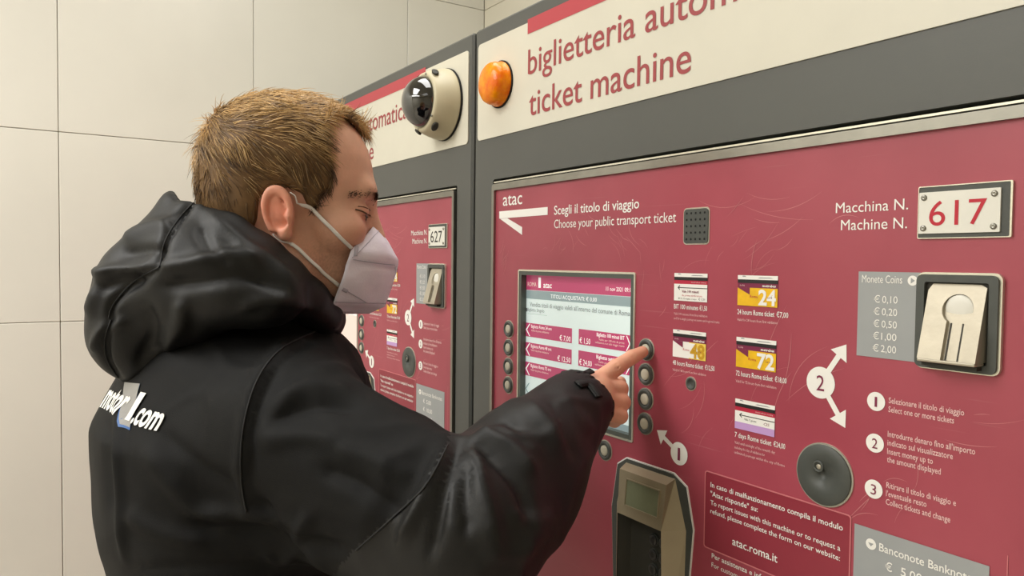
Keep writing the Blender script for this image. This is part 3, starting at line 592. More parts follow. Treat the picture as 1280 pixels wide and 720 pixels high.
def nets(F, g, it=1):
    """naive surface nets on a scalar grid -> verts, quads"""
    s = F < 0; nx, ny, nz = F.shape
    cnt = np.zeros((nx - 1, ny - 1, nz - 1), np.int8)
    for i in (0, 1):
        for j in (0, 1):
            for k in (0, 1): cnt += s[i:nx - 1 + i, j:ny - 1 + j, k:nz - 1 + k]
    act = (cnt > 0) & (cnt < 8); ids = np.full(act.shape, -1, np.int64); idx = np.argwhere(act); ids[act] = np.arange(len(idx))
    acc = np.zeros((len(idx), 3)); num = np.zeros(len(idx))
    I, J, K = idx.T
    cor = {}
    for i in (0, 1):
        for j in (0, 1):
            for k in (0, 1): cor[i, j, k] = F[I + i, J + j, K + k].astype(float)
    for a in range(3):
        for u_ in (0, 1):
            for v_ in (0, 1):
                c0 = [0, 0, 0]; o = [b for b in range(3) if b != a]; c0[o[0]] = u_; c0[o[1]] = v_; c1 = list(c0); c1[a] = 1
                f0, f1 = cor[tuple(c0)], cor[tuple(c1)]; m_ = (f0 < 0) != (f1 < 0)
                t = np.where(m_, f0 / np.where(m_, f0 - f1, 1), 0); p = np.tile(np.array(c0, float), (len(idx), 1)); p[:, a] = t
                acc += p * m_[:, None]; num += m_
    V = (idx + acc / num[:, None]) * g.h + g.lo
    Q = []
    for a in range(3):
        o = [b for b in range(3) if b != a]; sl0 = [slice(None)] * 3; sl1 = [slice(None)] * 3
        sl0[a] = slice(0, -1); sl1[a] = slice(1, None)
        A, B = s[tuple(sl0)], s[tuple(sl1)]; ch = A != B
        e = np.argwhere(ch); ok = (e[:, o[0]] > 0) & (e[:, o[1]] > 0) & (e[:, o[0]] < F.shape[o[0]] - 1) & (e[:, o[1]] < F.shape[o[1]] - 1); e = e[ok]
        q4 = []
        for du, dv in ((-1, -1), (0, -1), (0, 0), (-1, 0)):
            e2 = e.copy(); e2[:, o[0]] += du; e2[:, o[1]] += dv; q4.append(ids[e2[:, 0], e2[:, 1], e2[:, 2]])
        q4 = np.stack(q4, 1); inside = A[e[:, 0], e[:, 1], e[:, 2]]
        flip = inside if a != 1 else ~inside
        q4 = np.where(flip[:, None], q4, q4[:, ::-1]); Q.append(q4)
    Q = np.concatenate(Q); Q = Q[(Q >= 0).all(1)]
    # light smoothing of the net
    for _ in range(it):
        S = np.zeros_like(V); N_ = np.zeros(len(V))
        for i in range(4):
            a, b = Q[:, i], Q[:, (i + 1) % 4]
            for c in range(3): S[:, c] += np.bincount(a, V[b, c], len(V)) + np.bincount(b, V[a, c], len(V))
            N_ += np.bincount(a, minlength=len(V)) + np.bincount(b, minlength=len(V))
        V = V * .5 + .5 * S / np.maximum(N_, 1)[:, None]
    return V, Q
def vnorm(V, Q):
    n = np.cross(V[Q[:, 2]] - V[Q[:, 0]], V[Q[:, 3]] - V[Q[:, 1]]); N_ = np.zeros_like(V)
    for i in range(4):
        for c in range(3): N_[:, c] += np.bincount(Q[:, i], n[:, c], len(V))
    return N_ / (np.linalg.norm(N_, axis=1)[:, None] + 1e-12)
def qmesh(name, V, Q, m, parent=None, tint=None):
    me = bpy.data.meshes.new(name); me.vertices.add(len(V)); me.vertices.foreach_set('co', np.asarray(V, np.float32).ravel())
    k = Q.shape[1]; me.loops.add(Q.size); me.loops.foreach_set('vertex_index', Q.ravel().astype(np.int32)); me.polygons.add(len(Q))
    me.polygons.foreach_set('loop_start', (np.arange(len(Q)) * k).astype(np.int32)); me.update(calc_edges=True); me.validate()
    if tint is not None:
        a = me.color_attributes.new('tint', 'FLOAT_COLOR', 'POINT'); a.data.foreach_set('color', np.concatenate([tint, np.ones((len(tint), 1))], 1).astype(np.float32).ravel())
    return link(name, me, m, parent, True)
def bvh(V, Q): return BVHTree.FromPolygons([tuple(v) for v in V], [tuple(int(i) for i in q_) for q_ in Q])
def polysd(px, pz, poly):
    """signed distance to a closed polygon (negative inside), arrays"""
    d = np.full(np.broadcast(px, pz).shape, 1e9, f32); ins = np.zeros(d.shape, bool); n = len(poly)
    for i in range(n):
        ax, az = poly[i]; bx, bz = poly[(i + 1) % n]; ex, ez = bx - ax, bz - az
        t = np.clip(((px - ax) * ex + (pz - az) * ez) / (ex * ex + ez * ez), 0, 1)
        d = np.minimum(d, (px - ax - t * ex) ** 2 + (pz - az - t * ez) ** 2)
        c = ((az > pz) != (bz > pz)) & (px < (bx - ax) * (pz - az) / ((bz - az) if abs(bz - az) > 1e-9 else 1e-9) + ax); ins ^= c
    d = np.sqrt(d); return np.where(ins, -d, d)
def worldgrid_noise(V, sc, seed=0):
    """cheap smooth 3-D value noise from summed sines"""
    r_ = np.random.default_rng(seed); out = np.zeros(len(V))
    for _ in range(10):
        k = r_.normal(size=3); k /= np.linalg.norm(k); out += np.sin(V @ k * sc * r_.uniform(.6, 1.6) + r_.uniform(0, 6.28))
    return out / 10

man = empty('person', (-0.93, -0.42, 0.0), 'man in black hooded jacket and white face mask pressing a ticket machine button', 'person')
POFF = Vector(man.location)
def under(o):
    """keep world-space vertices while hanging the part under the man"""
    o.parent = man; o.matrix_parent_inverse = Matrix.Translation(-POFF); return o

# ---------------- head and neck (head-local frame: x forward, y to his left, z up; metres)
def head_sdf(g, ears=True):
    mm = 0.001
    d = ell(g, (.002, 0, .036), (.086, .072, .077))
    d = smin(d, ell(g, (.044, 0, .022), (.060, .061, .062)), .02)
    d = smin(d, ell(g, (.034, 0, .048), (.060, .060, .058)), .02)
    d = smin(d, ell(g, (.050, 0, -.030), (.052, .057, .080)), .025)
    d = smin(d, ell(g, (-.030, 0, -.010), (.055, .062, .050)), .02)
    d = smin(d, cap(g, (.094, -.030, .010), (.094, .030, .010), .0125), .014)
    for s in (-1, 1):
        d = smin(d, ell(g, (.070, s * .047, -.036), (.024, .017, .018)), .02)
        d = smin(d, cap(g, (.012, s * .055, -.055), (.024, s * .053, -.078), .014, .014), .02)
        d = smin(d, cap(g, (.024, s * .053, -.078), (.078, s * .018, -.110), .014, .013), .02)
    d = smin(d, ell(g, (.050, 0, -.085), (.046, .044, .032)), .02)
    d = smin(d, ell(g, (.088, 0, -.106), (.017, .020, .016)), .015)
    for s in (-1, 1):
        d = smax(d, -ell(g, (.1080, s * .033, -.013), (.020, .020, .0130)), .010)
        d = smin(d, ell(g, (.0845, s * .0325, -.0135), (.0150, .0160, .0135)), .004)
        d = smax(d, -cap(g, (.1010, s * .021, -.0175), (.0935, s * .046, -.0185), .0013), .002)
    d = smin(d, cap(g, (.096, 0, .000), (.109, 0, -.040), .0085, .0100), .010)
    d = smin(d, ell(g, (.1060, 0, -.0465), (.0120, .011, .0095)), .006)
    for s in (-1, 1): d = smin(d, ell(g, (.100, s * .012, -.049), (.009, .0065, .0065)), .004)
    d = smin(d, cap(g, (.100, -.016, -.0735), (.100, .016, -.0735), .005), .006)
    d = smin(d, cap(g, (.098, -.015, -.0835), (.098, .015, -.0835), .0058), .006)
    # neck
    d = smin(d, cap(g, (-.012, 0, -.050), (-.050, 0, -.190), .057, .055), .022)
    d = smin(d, cap(g, (.020, 0, -.085), (-.015, 0, -.190), .040, .050), .025)
    # ears
    for s in ((-1, 1) if ears else ()):
        c = np.array((.004, s * .0755, -.020)); out_ = np.array((-.34, s * .94, 0.0)); out_ /= np.linalg.norm(out_)
        upv = np.array((-.16, 0, 1.0)); upv -= out_ * (upv @ out_); upv /= np.linalg.norm(upv); fw = np.cross(upv, out_) * s * -1
        if fw[0] < 0: fw = -fw
        x0, y0, z0 = g.X - f32(c[0]), g.Y - f32(c[1]), g.Z - f32(c[2])
        a_ = x0 * f32(fw[0]) + y0 * f32(fw[1]) + z0 * f32(fw[2]); o_ = x0 * f32(out_[0]) + y0 * f32(out_[1]) + z0 * f32(out_[2]); u_ = x0 * f32(upv[0]) + y0 * f32(upv[1]) + z0 * f32(upv[2])
        w_ = 0.0145 + 0.10 * u_
        w_ = np.clip(w_, .0085, .0185)
        e = (np.sqrt((a_ / w_) ** 2 + (u_ / .0275) ** 2) - 1) * .0150
        base = np.maximum(e, np.abs(o_ + .003 + .15 * a_) - .0032)
        rim = np.sqrt(np.maximum(e + .0016, -0.004) ** 2 + (o_ - .0035 + .15 * a_) ** 2) - .0033
        rim = smax(rim, -(u_ + .020), .004)
        inner = np.sqrt(((np.sqrt(((a_ - .001) / .0085) ** 2 + ((u_ + .001) / .0165) ** 2) - 1) * .0085) ** 2 + (o_ - .0015) ** 2) - .0022
        inner = smax(inner, a_ - .004, .003)
        lobe = np.sqrt((a_ - .004) ** 2 + (o_ - .000) ** 2 + ((u_ + .0225) * .9) ** 2) - .0068
        ear = smin(smin(smin(base, rim, .003), inner, .0025), lobe, .004)
        conch = np.sqrt(((a_ - .0035) / .0080) ** 2 + ((o_ - .0035) / .0090) ** 2 + ((u_ + .004) / .0120) ** 2) - 1
        ear = smax(ear, -conch * .0075, .002)
        trag = np.sqrt((a_ - .0115) ** 2 + (o_ - .003) ** 2 + ((u_ + .005) * .7) ** 2) - .0040
        ear = smin(ear, trag, .003)
        root = np.sqrt(a_ ** 2 + (o_ + .008) ** 2 + (u_ * .62) ** 2) - .0115
        ear = smin(ear, root, .003)
        d = smin(d, ear, .003)
    return d
gh = Grid((-.115, -.100, -.185), (.140, .100, .125), .0017)
DH = head_sdf(gh)
HV, HQ = nets(DH, gh, 1)
# skin tint by region: ears and lids redder, stubble on the jaw
def tint_head(V):
    t = np.ones((len(V), 3))
    def blob(c, r_, col, amt):
        k = np.exp(-(((V - np.array(c)) / np.array(r_)) ** 2).sum(1))[:, None] * amt; t[:] = t * (1 - k) + np.array(col) * k
    for s in (-1, 1):
        blob((.000, s * .082, -.018), (.024, .016, .034), (1.02, .58, .52), .85)
        blob((.080, s * .045, -.040), (.03, .03, .02), (1.0, .80, .76), .5)
        blob((.092, s * .034, -.020), (.012, .02, .010), (.80, .58, .56), .7)
        blob((.048, s * .052, -.074), (.032, .03, .030), (.74, .70, .68), .55)
    blob((.09, 0, .06), (.05, .08, .03), (1.03, .96, .93), .6)
    st = np.exp(-(((V - np.array((.048, 0, -.078))) / np.array((.034, .20, .032))) ** 2).sum(1)); t *= (1 - st * rng.uniform(0, .32, len(V)))[:, None]
    return t
# ---------------- hand, wrist and forearm (world frame)
WR = Wp(722, 507, .826)
MCP = [Wp(745, 478, .838), Wp(752, 488, .831), Wp(755, 501, .825), Wp(753, 514, .821)]
IDX = [MCP[0], Wp(770, 459.5, .856), Wp(790, 446.5, .872), Wp(803, 440.0, .8790)]
MID = [MCP[1], Wp(774, 486, .846), Wp(771, 501, .866), Wp(759, 503, .872)]
RIN = [MCP[2], Wp(777, 503, .838), Wp(773, 514, .862), Wp(760, 514, .862)]
PIN = [MCP[3], Wp(775, 520, .830), Wp(768, 526, .850), Wp(757, 524, .851)]
THU = [Wp(735, 500, .850), Wp(750, 492, .872), Wp(764, 484, .888), Wp(775, 478, .892)]
gw = Grid(np.minimum(Wp(650, 545, .78), Wp(815, 430, .91)) - .06, np.maximum(Wp(650, 545, .78), Wp(815, 430, .91)) + .04, .0015)
gw = Grid((-.77, -.24, 1.325), (-.600, .006, 1.475), .0015)
def hand_sdf(g):
    d = cap(g, WR, (MCP[0] * .35 + MCP[1] * .65 + WR * .35) / 1.35, .0225, .0175)
    for i, m_ in enumerate(MCP): d = smin(d, cap(g, WR + (m_ - WR) * .12, m_, .0165, (.0118, .0112, .0108, .0102)[i]), .010)
    d = smin(d, cap(g, WR, Wp(640, 585, .74), .0235, .036), .01)
    for ch, rr in ((IDX, (.0108, .0092, .0082, .0070)), (MID, (.0110, .0100, .0085, .0075)), (RIN, (.0105, .0097, .0082, .0072)), (PIN, (.0096, .0085, .0073, .0065))):
        fd = None
        for i in range(3):
            c_ = cap(g, ch[i], ch[i + 1], rr[i], rr[i + 1]); fd = c_ if fd is None else smin(fd, c_, .003)
        d = smin(d, fd, .0035)
    th = smin(cap(g, THU[0], THU[1], .0130, .0110), smin(cap(g, THU[1], THU[2], .0105, .0095), cap(g, THU[2], THU[3], .0095, .0075), .003), .004)
    d = smin(d, th, .007)
    # knuckle creases on the pointing finger, tendons on the back of the hand
    for p in (IDX[1], IDX[2]):
        ax = (IDX[3] - IDX[0]); ax /= np.linalg.norm(ax); side = np.cross(ax, CW); side /= np.linalg.norm(side)
        for o_ in (-.0022, 0, .0022):
            c_ = p - CW * .0093 + ax * o_ + side * .001; d = smax(d, -cap(g, c_ - side * .005 - CW * .0006, c_ + side * .005 - CW * .0006, .0005), .0012)
    for i in (0, 1, 2): d = smin(d, cap(g, WR + (MCP[i] - WR) * .35 - CW * .0120, MCP[i] - CW * .0085, .0022, .0028), .006)
    return d
AV, AQ = nets(hand_sdf(gw), gw, 1)
def tint_hand(V):
    t = np.ones((len(V), 3)) * np.array((1.06, .98, .94))
    for p, r_, a in [(IDX[3], .012, .5), (MID[1], .011, .5), (RIN[1], .011, .5), (PIN[1], .011, .5), (IDX[1], .010, .3), (IDX[2], .009, .3), (MCP[0], .012, .25)]:
        k = np.exp(-((V - p) ** 2).sum(1) / r_ ** 2)[:, None] * a; t = t * (1 - k) + np.array((1.05, .74, .68)) * k
    return t
# ---------------- trunk, arms and legs under the clothes, coarse
SHR = np.array((-.752, -.392, 1.378)); SHL = np.array((-1.105, -.390, 1.39)); ELR = Wp(590, 655, .665); ELL = np.array((-1.15, -.470, 1.27)); WRL = np.array((-1.08, -.27, 1.08))
gb = Grid((-1.26, -.62, .03), (-.50, -.02, 1.53), .012)
d = smin(ell(gb, (-.93, -.395, 1.26), (.140, .085, .14)), ell(gb, (-.93, -.40, .96), (.130, .080, .14)), .03)
d = smin(d, cap(gb, (-.93, -.395, 1.0), (-.925, -.395, 1.28), .078), .03)
d = smin(d, cap(gb, SHL + (.03, 0, -.02), SHR - (.04, 0, .02), .036), .03)
d = smin(d, cap(gb, hl((-.03, 0, -.15)), (-.93, -.40, 1.34), .052, .055), .02)
for a_, e_, w_ in ((SHR, ELR, Wp(650, 578, .745)), (SHL, ELL, WRL)):
    d = smin(d, cap(gb, a_, e_, .045, .038), .02); d = smin(d, cap(gb, e_, w_, .038, .030), .015)
d = smin(d, cap(gb, WRL, WRL + (.03, .09, -.02), .026, .022), .01)
for s in (-1, 1):
    hx_ = -.93 + s * .085; d = smin(d, cap(gb, (hx_, -.41, .90), (hx_ + s * .01, -.40, .50), .068, .048), .02); d = smin(d, cap(gb, (hx_ + s * .01, -.40, .50), (hx_ + s * .02, -.44, .08), .052, .036), .02)
BV, BQ = nets(d, gb, 2)
hvw = hl(HV)
V = np.concatenate([hvw, AV, BV]); Q = np.concatenate([HQ, AQ + len(HV), BQ + len(HV) + len(AV)])
body = under(qmesh('body', V, Q, 'skin', None, np.concatenate([tint_head(HV), tint_hand(AV), np.ones((len(BV), 3))])))
head_bvh = bvh(hvw, HQ)
# fingernail of the pointing finger
nail_c = IDX[3] - CW * .0042 + CU * .0050 - CR * .002
def catm(pts_, n):
    pts_ = np.array(pts_, float); out = []; m_ = len(pts_)
    for i in range(m_ - 1):
        p0, p1, p2, p3 = pts_[max(i - 1, 0)], pts_[i], pts_[i + 1], pts_[min(i + 2, m_ - 1)]
        for t in np.linspace(0, 1, n, endpoint=False): out.append(.5 * ((2 * p1) + (-p0 + p2) * t + (2 * p0 - 5 * p1 + 4 * p2 - p3) * t * t + (-p0 + 3 * p1 - 3 * p2 + p3) * t ** 3))
    out.append(pts_[-1]); return np.array(out)
def ribbon(name, P, N_, w_, th, m, parent):
    """flat band along points P with surface normals N_"""
    P = np.array(P); N_ = np.array(N_); T = np.gradient(P, axis=0); T /= np.linalg.norm(T, axis=1)[:, None] + 1e-9; B = np.cross(T, N_); B /= np.linalg.norm(B, axis=1)[:, None] + 1e-9
    vs, fs = [], []
    for p, n_, b_ in zip(P, N_, B): vs += [p - b_ * w_ + n_ * 0, p + b_ * w_, p + b_ * w_ * .8 + n_ * th, p - b_ * w_ * .8 + n_ * th]
    for i in range(len(P) - 1):
        for k in range(4): fs.append((4 * i + k, 4 * i + (k + 1) % 4, 4 * i + 4 + (k + 1) % 4, 4 * i + 4 + k))
    fs += [(0, 1, 2, 3), tuple(4 * (len(P) - 1) + k for k in (3, 2, 1, 0))]
    o = fromdata(name, vs, fs, m, None, True)
    if parent: o.parent = parent
    return o
def draped(pxs, tree, off, n=10, fallback=None):
    P = catm(np.array([(x, y, 0) for x, y in pxs]), n)[:, :2]; out, nr = [], []; last = None
    for x, y in P:
        dv = Wp(x, y, 1.0) - CAM; dv /= np.linalg.norm(dv); loc, nor, _, dist = tree.ray_cast(Vector(CAM), Vector(dv))
        if loc is None: continue
        nor = np.array(nor); nor = nor if nor @ dv < 0 else -nor
        out.append(np.array(loc) + nor * off); nr.append(nor)
    out, nr = np.array(out), np.array(nr)
    for _ in range(3): out[1:-1] = .25 * out[:-2] + .5 * out[1:-1] + .25 * out[2:]; nr[1:-1] = .25 * nr[:-2] + .5 * nr[1:-1] + .25 * nr[2:]
    return out, nr / np.linalg.norm(nr, axis=1)[:, None]
# ---------------- eyes, lashes, brows
for s in (-1, 1):
    vs, fs = [], []
    c = np.array((.0843, s * .0325, -.0150)); R0 = .0126
    for i in range(11):
        for j in range(16):
            th = math.pi * i / 10; ph = 2 * math.pi * j / 16; vs.append(hl(c + R0 * np.array((math.cos(th), math.sin(th) * math.cos(ph), math.sin(th) * math.sin(ph)))))
    for i in range(10):
        for j in range(16): fs.append((i * 16 + j, i * 16 + (j + 1) % 16, (i + 1) * 16 + (j + 1) % 16, (i + 1) * 16 + j))
    e = under(qmesh('eye', np.array(vs), np.array(fs), 'eyewhite'))
    vi = [hl(c + np.array((.0122, -.001, -.004)) + .0056 * np.array((0, math.cos(t), math.sin(t))) + np.array((-.0006, 0, 0))) for t in np.linspace(0, 2 * math.pi, 17)[:-1]] + [hl(c + np.array((.0140, -.001, -.0045)))]
    ir = fromdata('iris', vi, [(k, (k + 1) % 16, 16) for k in range(16)], 'iris'); ir.parent = e
    # lashes
    vs, fs = [], []
    for k in range(26):
        t = k / 25; y_ = s * (.019 + .028 * t); x_ = .1010 - .0085 * t - .010 * max(0, t - .5) ** 2; p0 = np.array((x_, y_, -.0172 - .0012 * math.sin(t * 3.1))); p1 = p0 + np.array((.0065, s * .0025 * (t + .2), -.0026)); b_ = len(vs); wv = np.array((0, .0005, 0))
        vs += [hl(p0 - wv), hl(p0 + wv), hl(p1)]; fs.append((b_, b_ + 1, b_ + 2))
    under(fromdata('eyelashes', vs, fs, 'brow'))
    vs, fs = [], []
    hb = head_bvh
    for k in range(260):
        t = rng.uniform(); y_ = s * (.014 + .040 * t); x_ = .12; z_ = .0015 + .005 * math.sin(t * 2.6) + rng.normal() * .0022
        loc, nor, _, _ = hb.ray_cast(Vector(hl((x_ + .03, y_, z_))), Vector(-HX - HY * 0))
        if loc is None: continue
        p0 = np.array(loc) + np.array(nor) * .0004; dr = HY * s * .0075 + HX * -.0035 * t + HZ * (.002 * (1 - 2 * t)) + HX * .001; p1 = p0 + dr * rng.uniform(.7, 1.1) + np.array(nor) * .0012; b_ = len(vs); wv = HZ * .00045
        vs += [p0 - wv, p0 + wv, p1]; fs.append((b_, b_ + 1, b_ + 2))
    under(fromdata('eyebrow', vs, fs, 'brow'))

for xs_, wv_ in ((((444, 262), (451, 263.5), (458, 267), (463, 270)), .0009), (((447, 258), (455, 259), (463, 263)), .0004)):
    P_, N__ = draped(xs_, head_bvh, .0003, 8)
    if len(P_) > 3: under(ribbon('eyelid_line', P_, N__, wv_, .0006, 'brow', None))
# ---------------- hair: a cap over the skull and several thousand strands
HAIR = [(-.120, .150), (.100, .150), (.098, .088), (.086, .083), (.070, .093), (.056, .086), (.050, .074), (.053, .056), (.061, .032), (.060, .010), (.048, .000), (.043, -.013), (.033, -.014), (.026, .002), (.014, .007), (-.004, .006), (-.016, -.004), (-.019, -.026), (-.026, -.043), (-.040, -.052), (-.062, -.058), (-.120, -.050)]
ph = polysd(gh.X + gh.Y * 0, gh.Z + gh.Y * 0, HAIR)
zz = np.clip((gh.Z - .0) / .10, 0, 1); thick = .0045 + .0045 * zz + .003 * np.clip((-.02 - gh.X) / .06, 0, 1) * np.clip((gh.Z + .05) / .06, 0, 1)
DN = head_sdf(gh, False)
DHr = smax(DN - thick.astype(f32), ph + f32(.001), .006)
DHr = smax(DHr, -(DN + f32(.004)), .001)
CV, CQ = nets(DHr, gh, 1)
cn = vnorm(CV, CQ)
lump = worldgrid_noise(CV * np.array((1, 1, .5)), 190, 5) * .0016
CV2 = CV + cn * lump[:, None]
hair = under(qmesh('hair', hl(CV2), CQ, 'hairm'))
# strands
depth = np.array([0.0] * len(CV))
ok = np.where((cn * (CV - np.array((0, 0, .02)))).sum(1) > 0.02)[0]
crown = np.array((-.060, .006, .098))
NS = 24000
sel = rng.choice(ok, NS); P0 = CV2[sel] + rng.normal(size=(NS, 3)) * .0012; n0 = cn[sel]
P0 = P0 - n0 * .003
away = P0 - crown; away /= np.linalg.norm(away, axis=1)[:, None] + 1e-9
side = np.clip((.085 - P0[:, 2]) / .09, 0, 1)[:, None]
fwd = np.array((1., 0, 0)); down = np.array((0, 0, -1.))
front = np.clip((P0[:, 0] + .02) / .08, 0, 1)[:, None]
D0 = away * .7 + down * side * 1.1 + fwd * (1 - side) * .9 + fwd * side * front * .15
D0 = D0 - n0 * (D0 * n0).sum(1)[:, None]; D0 += rng.normal(size=(NS, 3)) * .10 + worldgrid_noise(P0, 90, 9)[:, None] * np.cross(n0, D0) * 1.6
D0 /= np.linalg.norm(D0, axis=1)[:, None]
Ls = rng.uniform(.014, .032, NS) * (1 - .50 * side[:, 0]) * np.where(P0[:, 2] < -.01, .75, 1)
lift = (.22 + .12 * rng.normal(size=NS))[:, None]
D0 = D0 + n0 * lift; seg = 4; pts = [P0]
cur = P0.copy(); dr = D0.copy()
for k in range(seg):
    cur = cur + dr * (Ls / seg)[:, None]; pts.append(cur.copy()); dr = dr - n0 * .16 + down * .05
pts = np.stack(pts, 1)                                  # NS, seg+1, 3
tang = pts[:, 1:] - pts[:, :-1]; tang = np.concatenate([tang, tang[:, -1:]], 1); tang /= np.linalg.norm(tang, axis=2)[..., None]
b1 = np.cross(tang, n0[:, None, :]); b1 /= np.linalg.norm(b1, axis=2)[..., None] + 1e-9; b2 = np.cross(tang, b1)
wd_ = (np.array([1, .95, .8, .55, .12])[None, :, None]) * rng.uniform(.00030, .00052, NS)[:, None, None]
ring = [pts + wd_ * (math.cos(a) * b1 + math.sin(a) * b2) for a in (0, 2.094, 4.189)]
SV = np.stack(ring, 2).reshape(-1, 3)                   # NS*(seg+1)*3
base = (np.arange(NS) * (seg + 1) * 3)[:, None, None]; ii = (np.arange(seg) * 3)[None, :, None]; jj = np.arange(3)[None, None, :]; jn = (jj + 1) % 3
a_ = base + ii + jj; b_ = base + ii + jn; SQ = np.stack([a_, b_, b_ + 3, a_ + 3], -1).reshape(-1, 4)
lightc = np.array(s2l((224, 184, 124))); darkc = np.array(s2l((84, 60, 38))); mix = np.clip(.24 + .85 * (P0[:, 2] - .02) / .09 - .25 * front[:, 0] * side[:, 0] + rng.normal(size=NS) * .20 + worldgrid_noise(P0 * np.array((1, 1, .5)), 420, 77) * 1.3 - .08, 0, 1)[:, None]  # random strand tones; overhead light on top and darker sides put into colour
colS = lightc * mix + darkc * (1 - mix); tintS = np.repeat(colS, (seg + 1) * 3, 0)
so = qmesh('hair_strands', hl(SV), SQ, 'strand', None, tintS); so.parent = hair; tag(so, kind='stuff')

# ---------------- face mask
cen = np.array([(.1085, 0, -.0270), (.1240, 0, -.0480), (.1350, 0, -.0680), (.1345, 0, -.0780), (.1270, 0, -.1020), (.1190, 0, -.1245), (.1000, 0, -.1330), (.0700, 0, -.1330)])
edg = np.array([(.1050, -.010, -.0285), (.0930, -.040, -.0440), (.0800, -.0570, -.0560), (.0760, -.0600, -.0700), (.0700, -.0605, -.0900), (.0600, -.0540, -.1180), (.0590, -.0420, -.1270), (.0600, -.0200, -.1330)])
def dens(P, k):
    out = []
    for i in range(len(P) - 1):
        for t in np.linspace(0, 1, k, endpoint=False): out.append(P[i] * (1 - t) + P[i + 1] * t)
    out.append(P[-1]); return np.array(out)
cenD, edgD = dens(cen, 4), dens(edg, 4); nu, nv = len(cenD), 17
vs = []
for s in (1, -1):
    for i in range(nu):
        for j in range(nv):
            t = j / (nv - 1); p = cenD[i] * (1 - t) + edgD[i] * t; up_ = i / (nu - 1)
            bulge = math.sin(math.pi * t) * (.0085 * math.sin(math.pi * min(1, up_ / .72)) + .004 * abs(math.sin(math.pi * up_ / .43)) * (up_ < .74)); p = p + np.array((bulge * .45, -bulge, 0))
            # pressed fold running from the tip toward the cheek and stiffening creases
            fold = 1.5 * math.exp(-((up_ - .42 - .03 * t) / .018) ** 2) * .0026 + math.exp(-((up_ - .70 + .22 * t) / .015) ** 2) * .0022 * (t > .25) + math.exp(-((t - .90) / .02) ** 2) * .0007
            p = p + np.array((.3, -1, 0)) * (-fold)
            p = p + np.array((.3, -1, 0)) * .0006 * math.sin(up_ * 23 + t * 9)
            vs.append(hl((p[0], p[1] * s, p[2])))
fs = []
for h in range(2):
    o0 = h * nu * nv
    for i in range(nu - 1):
        for j in range(nv - 1):
            a = o0 + i * nv + j; fs.append((a, a + nv, a + nv + 1, a + 1) if h == 0 else (a, a + 1, a + nv + 1, a + nv))
bm = bmesh.new(); bvs = [bm.verts.new(tuple(v)) for v in vs]
for f_ in fs: bm.faces.new([bvs[k] for k in f_])
bmesh.ops.remove_doubles(bm, verts=bm.verts, dist=.00002); bmesh.ops.recalc_face_normals(bm, faces=bm.faces)
me = bpy.data.meshes.new('face_mask'); bm.to_mesh(me); bm.free()
mask = link('face_mask', me, 'mask', None, True); under(mask); so_ = mask.modifiers.new('thickness', 'SOLIDIFY'); so_.thickness = .0012; so_.offset = -1
mask_bvh = BVHTree.FromPolygons([tuple(v) for v in vs], fs)
for pl_, wv_ in ((((493, 331), (470, 328), (441, 324)), .0005), (((474, 288), (452, 312), (440, 322)), .0004), (((431, 362), (443, 369), (458, 378)), .0005), (((419, 377), (450, 378), (482, 379)), .0006), (((446, 308), (444, 320)), .0022), (((428, 361), (434, 364)), .0022)):
    P_, N__ = draped(pl_, mask_bvh, .0007, 8)
    if len(P_) > 3: ribbon('weld_line', P_, N__, wv_, .0005, 'fold', mask)
for s in (-1, 1):
    for pts_ in ([(.0800, .0575, -.0560), (.062, .0640, -.038), (.040, .0725, -.018), (.024, .0770, -.004), (.015, .0780, .002)],
                 [(.0700, .0600, -.1000), (.052, .0650, -.084), (.036, .0690, -.070), (.022, .0730, -.056), (.008, .0740, -.047), (.000, .0730, -.040)]):
        P = catm([(a, s * b, c) for a, b, c in pts_], 8); out, nr = [], []
        for p in P:
            w_ = Vector(hl(p)); loc, nor, _, _ = head_bvh.find_nearest(w_); nor = np.array(nor); loc = np.array(loc)
            h_ = (np.array(w_) - loc) @ nor; q_ = np.array(w_) if h_ > .0015 else loc + nor * .0015
            if h_ > .006: q_ = loc + nor * .004
            out.append(q_); nr.append(nor)
        out, nr = np.array(out), np.array(nr)
        for _ in range(2): out[1:-1] = .25 * out[:-2] + .5 * out[1:-1] + .25 * out[2:]
        ribbon('ear_loop', out, nr, .0022, .0011, 'strap', mask)

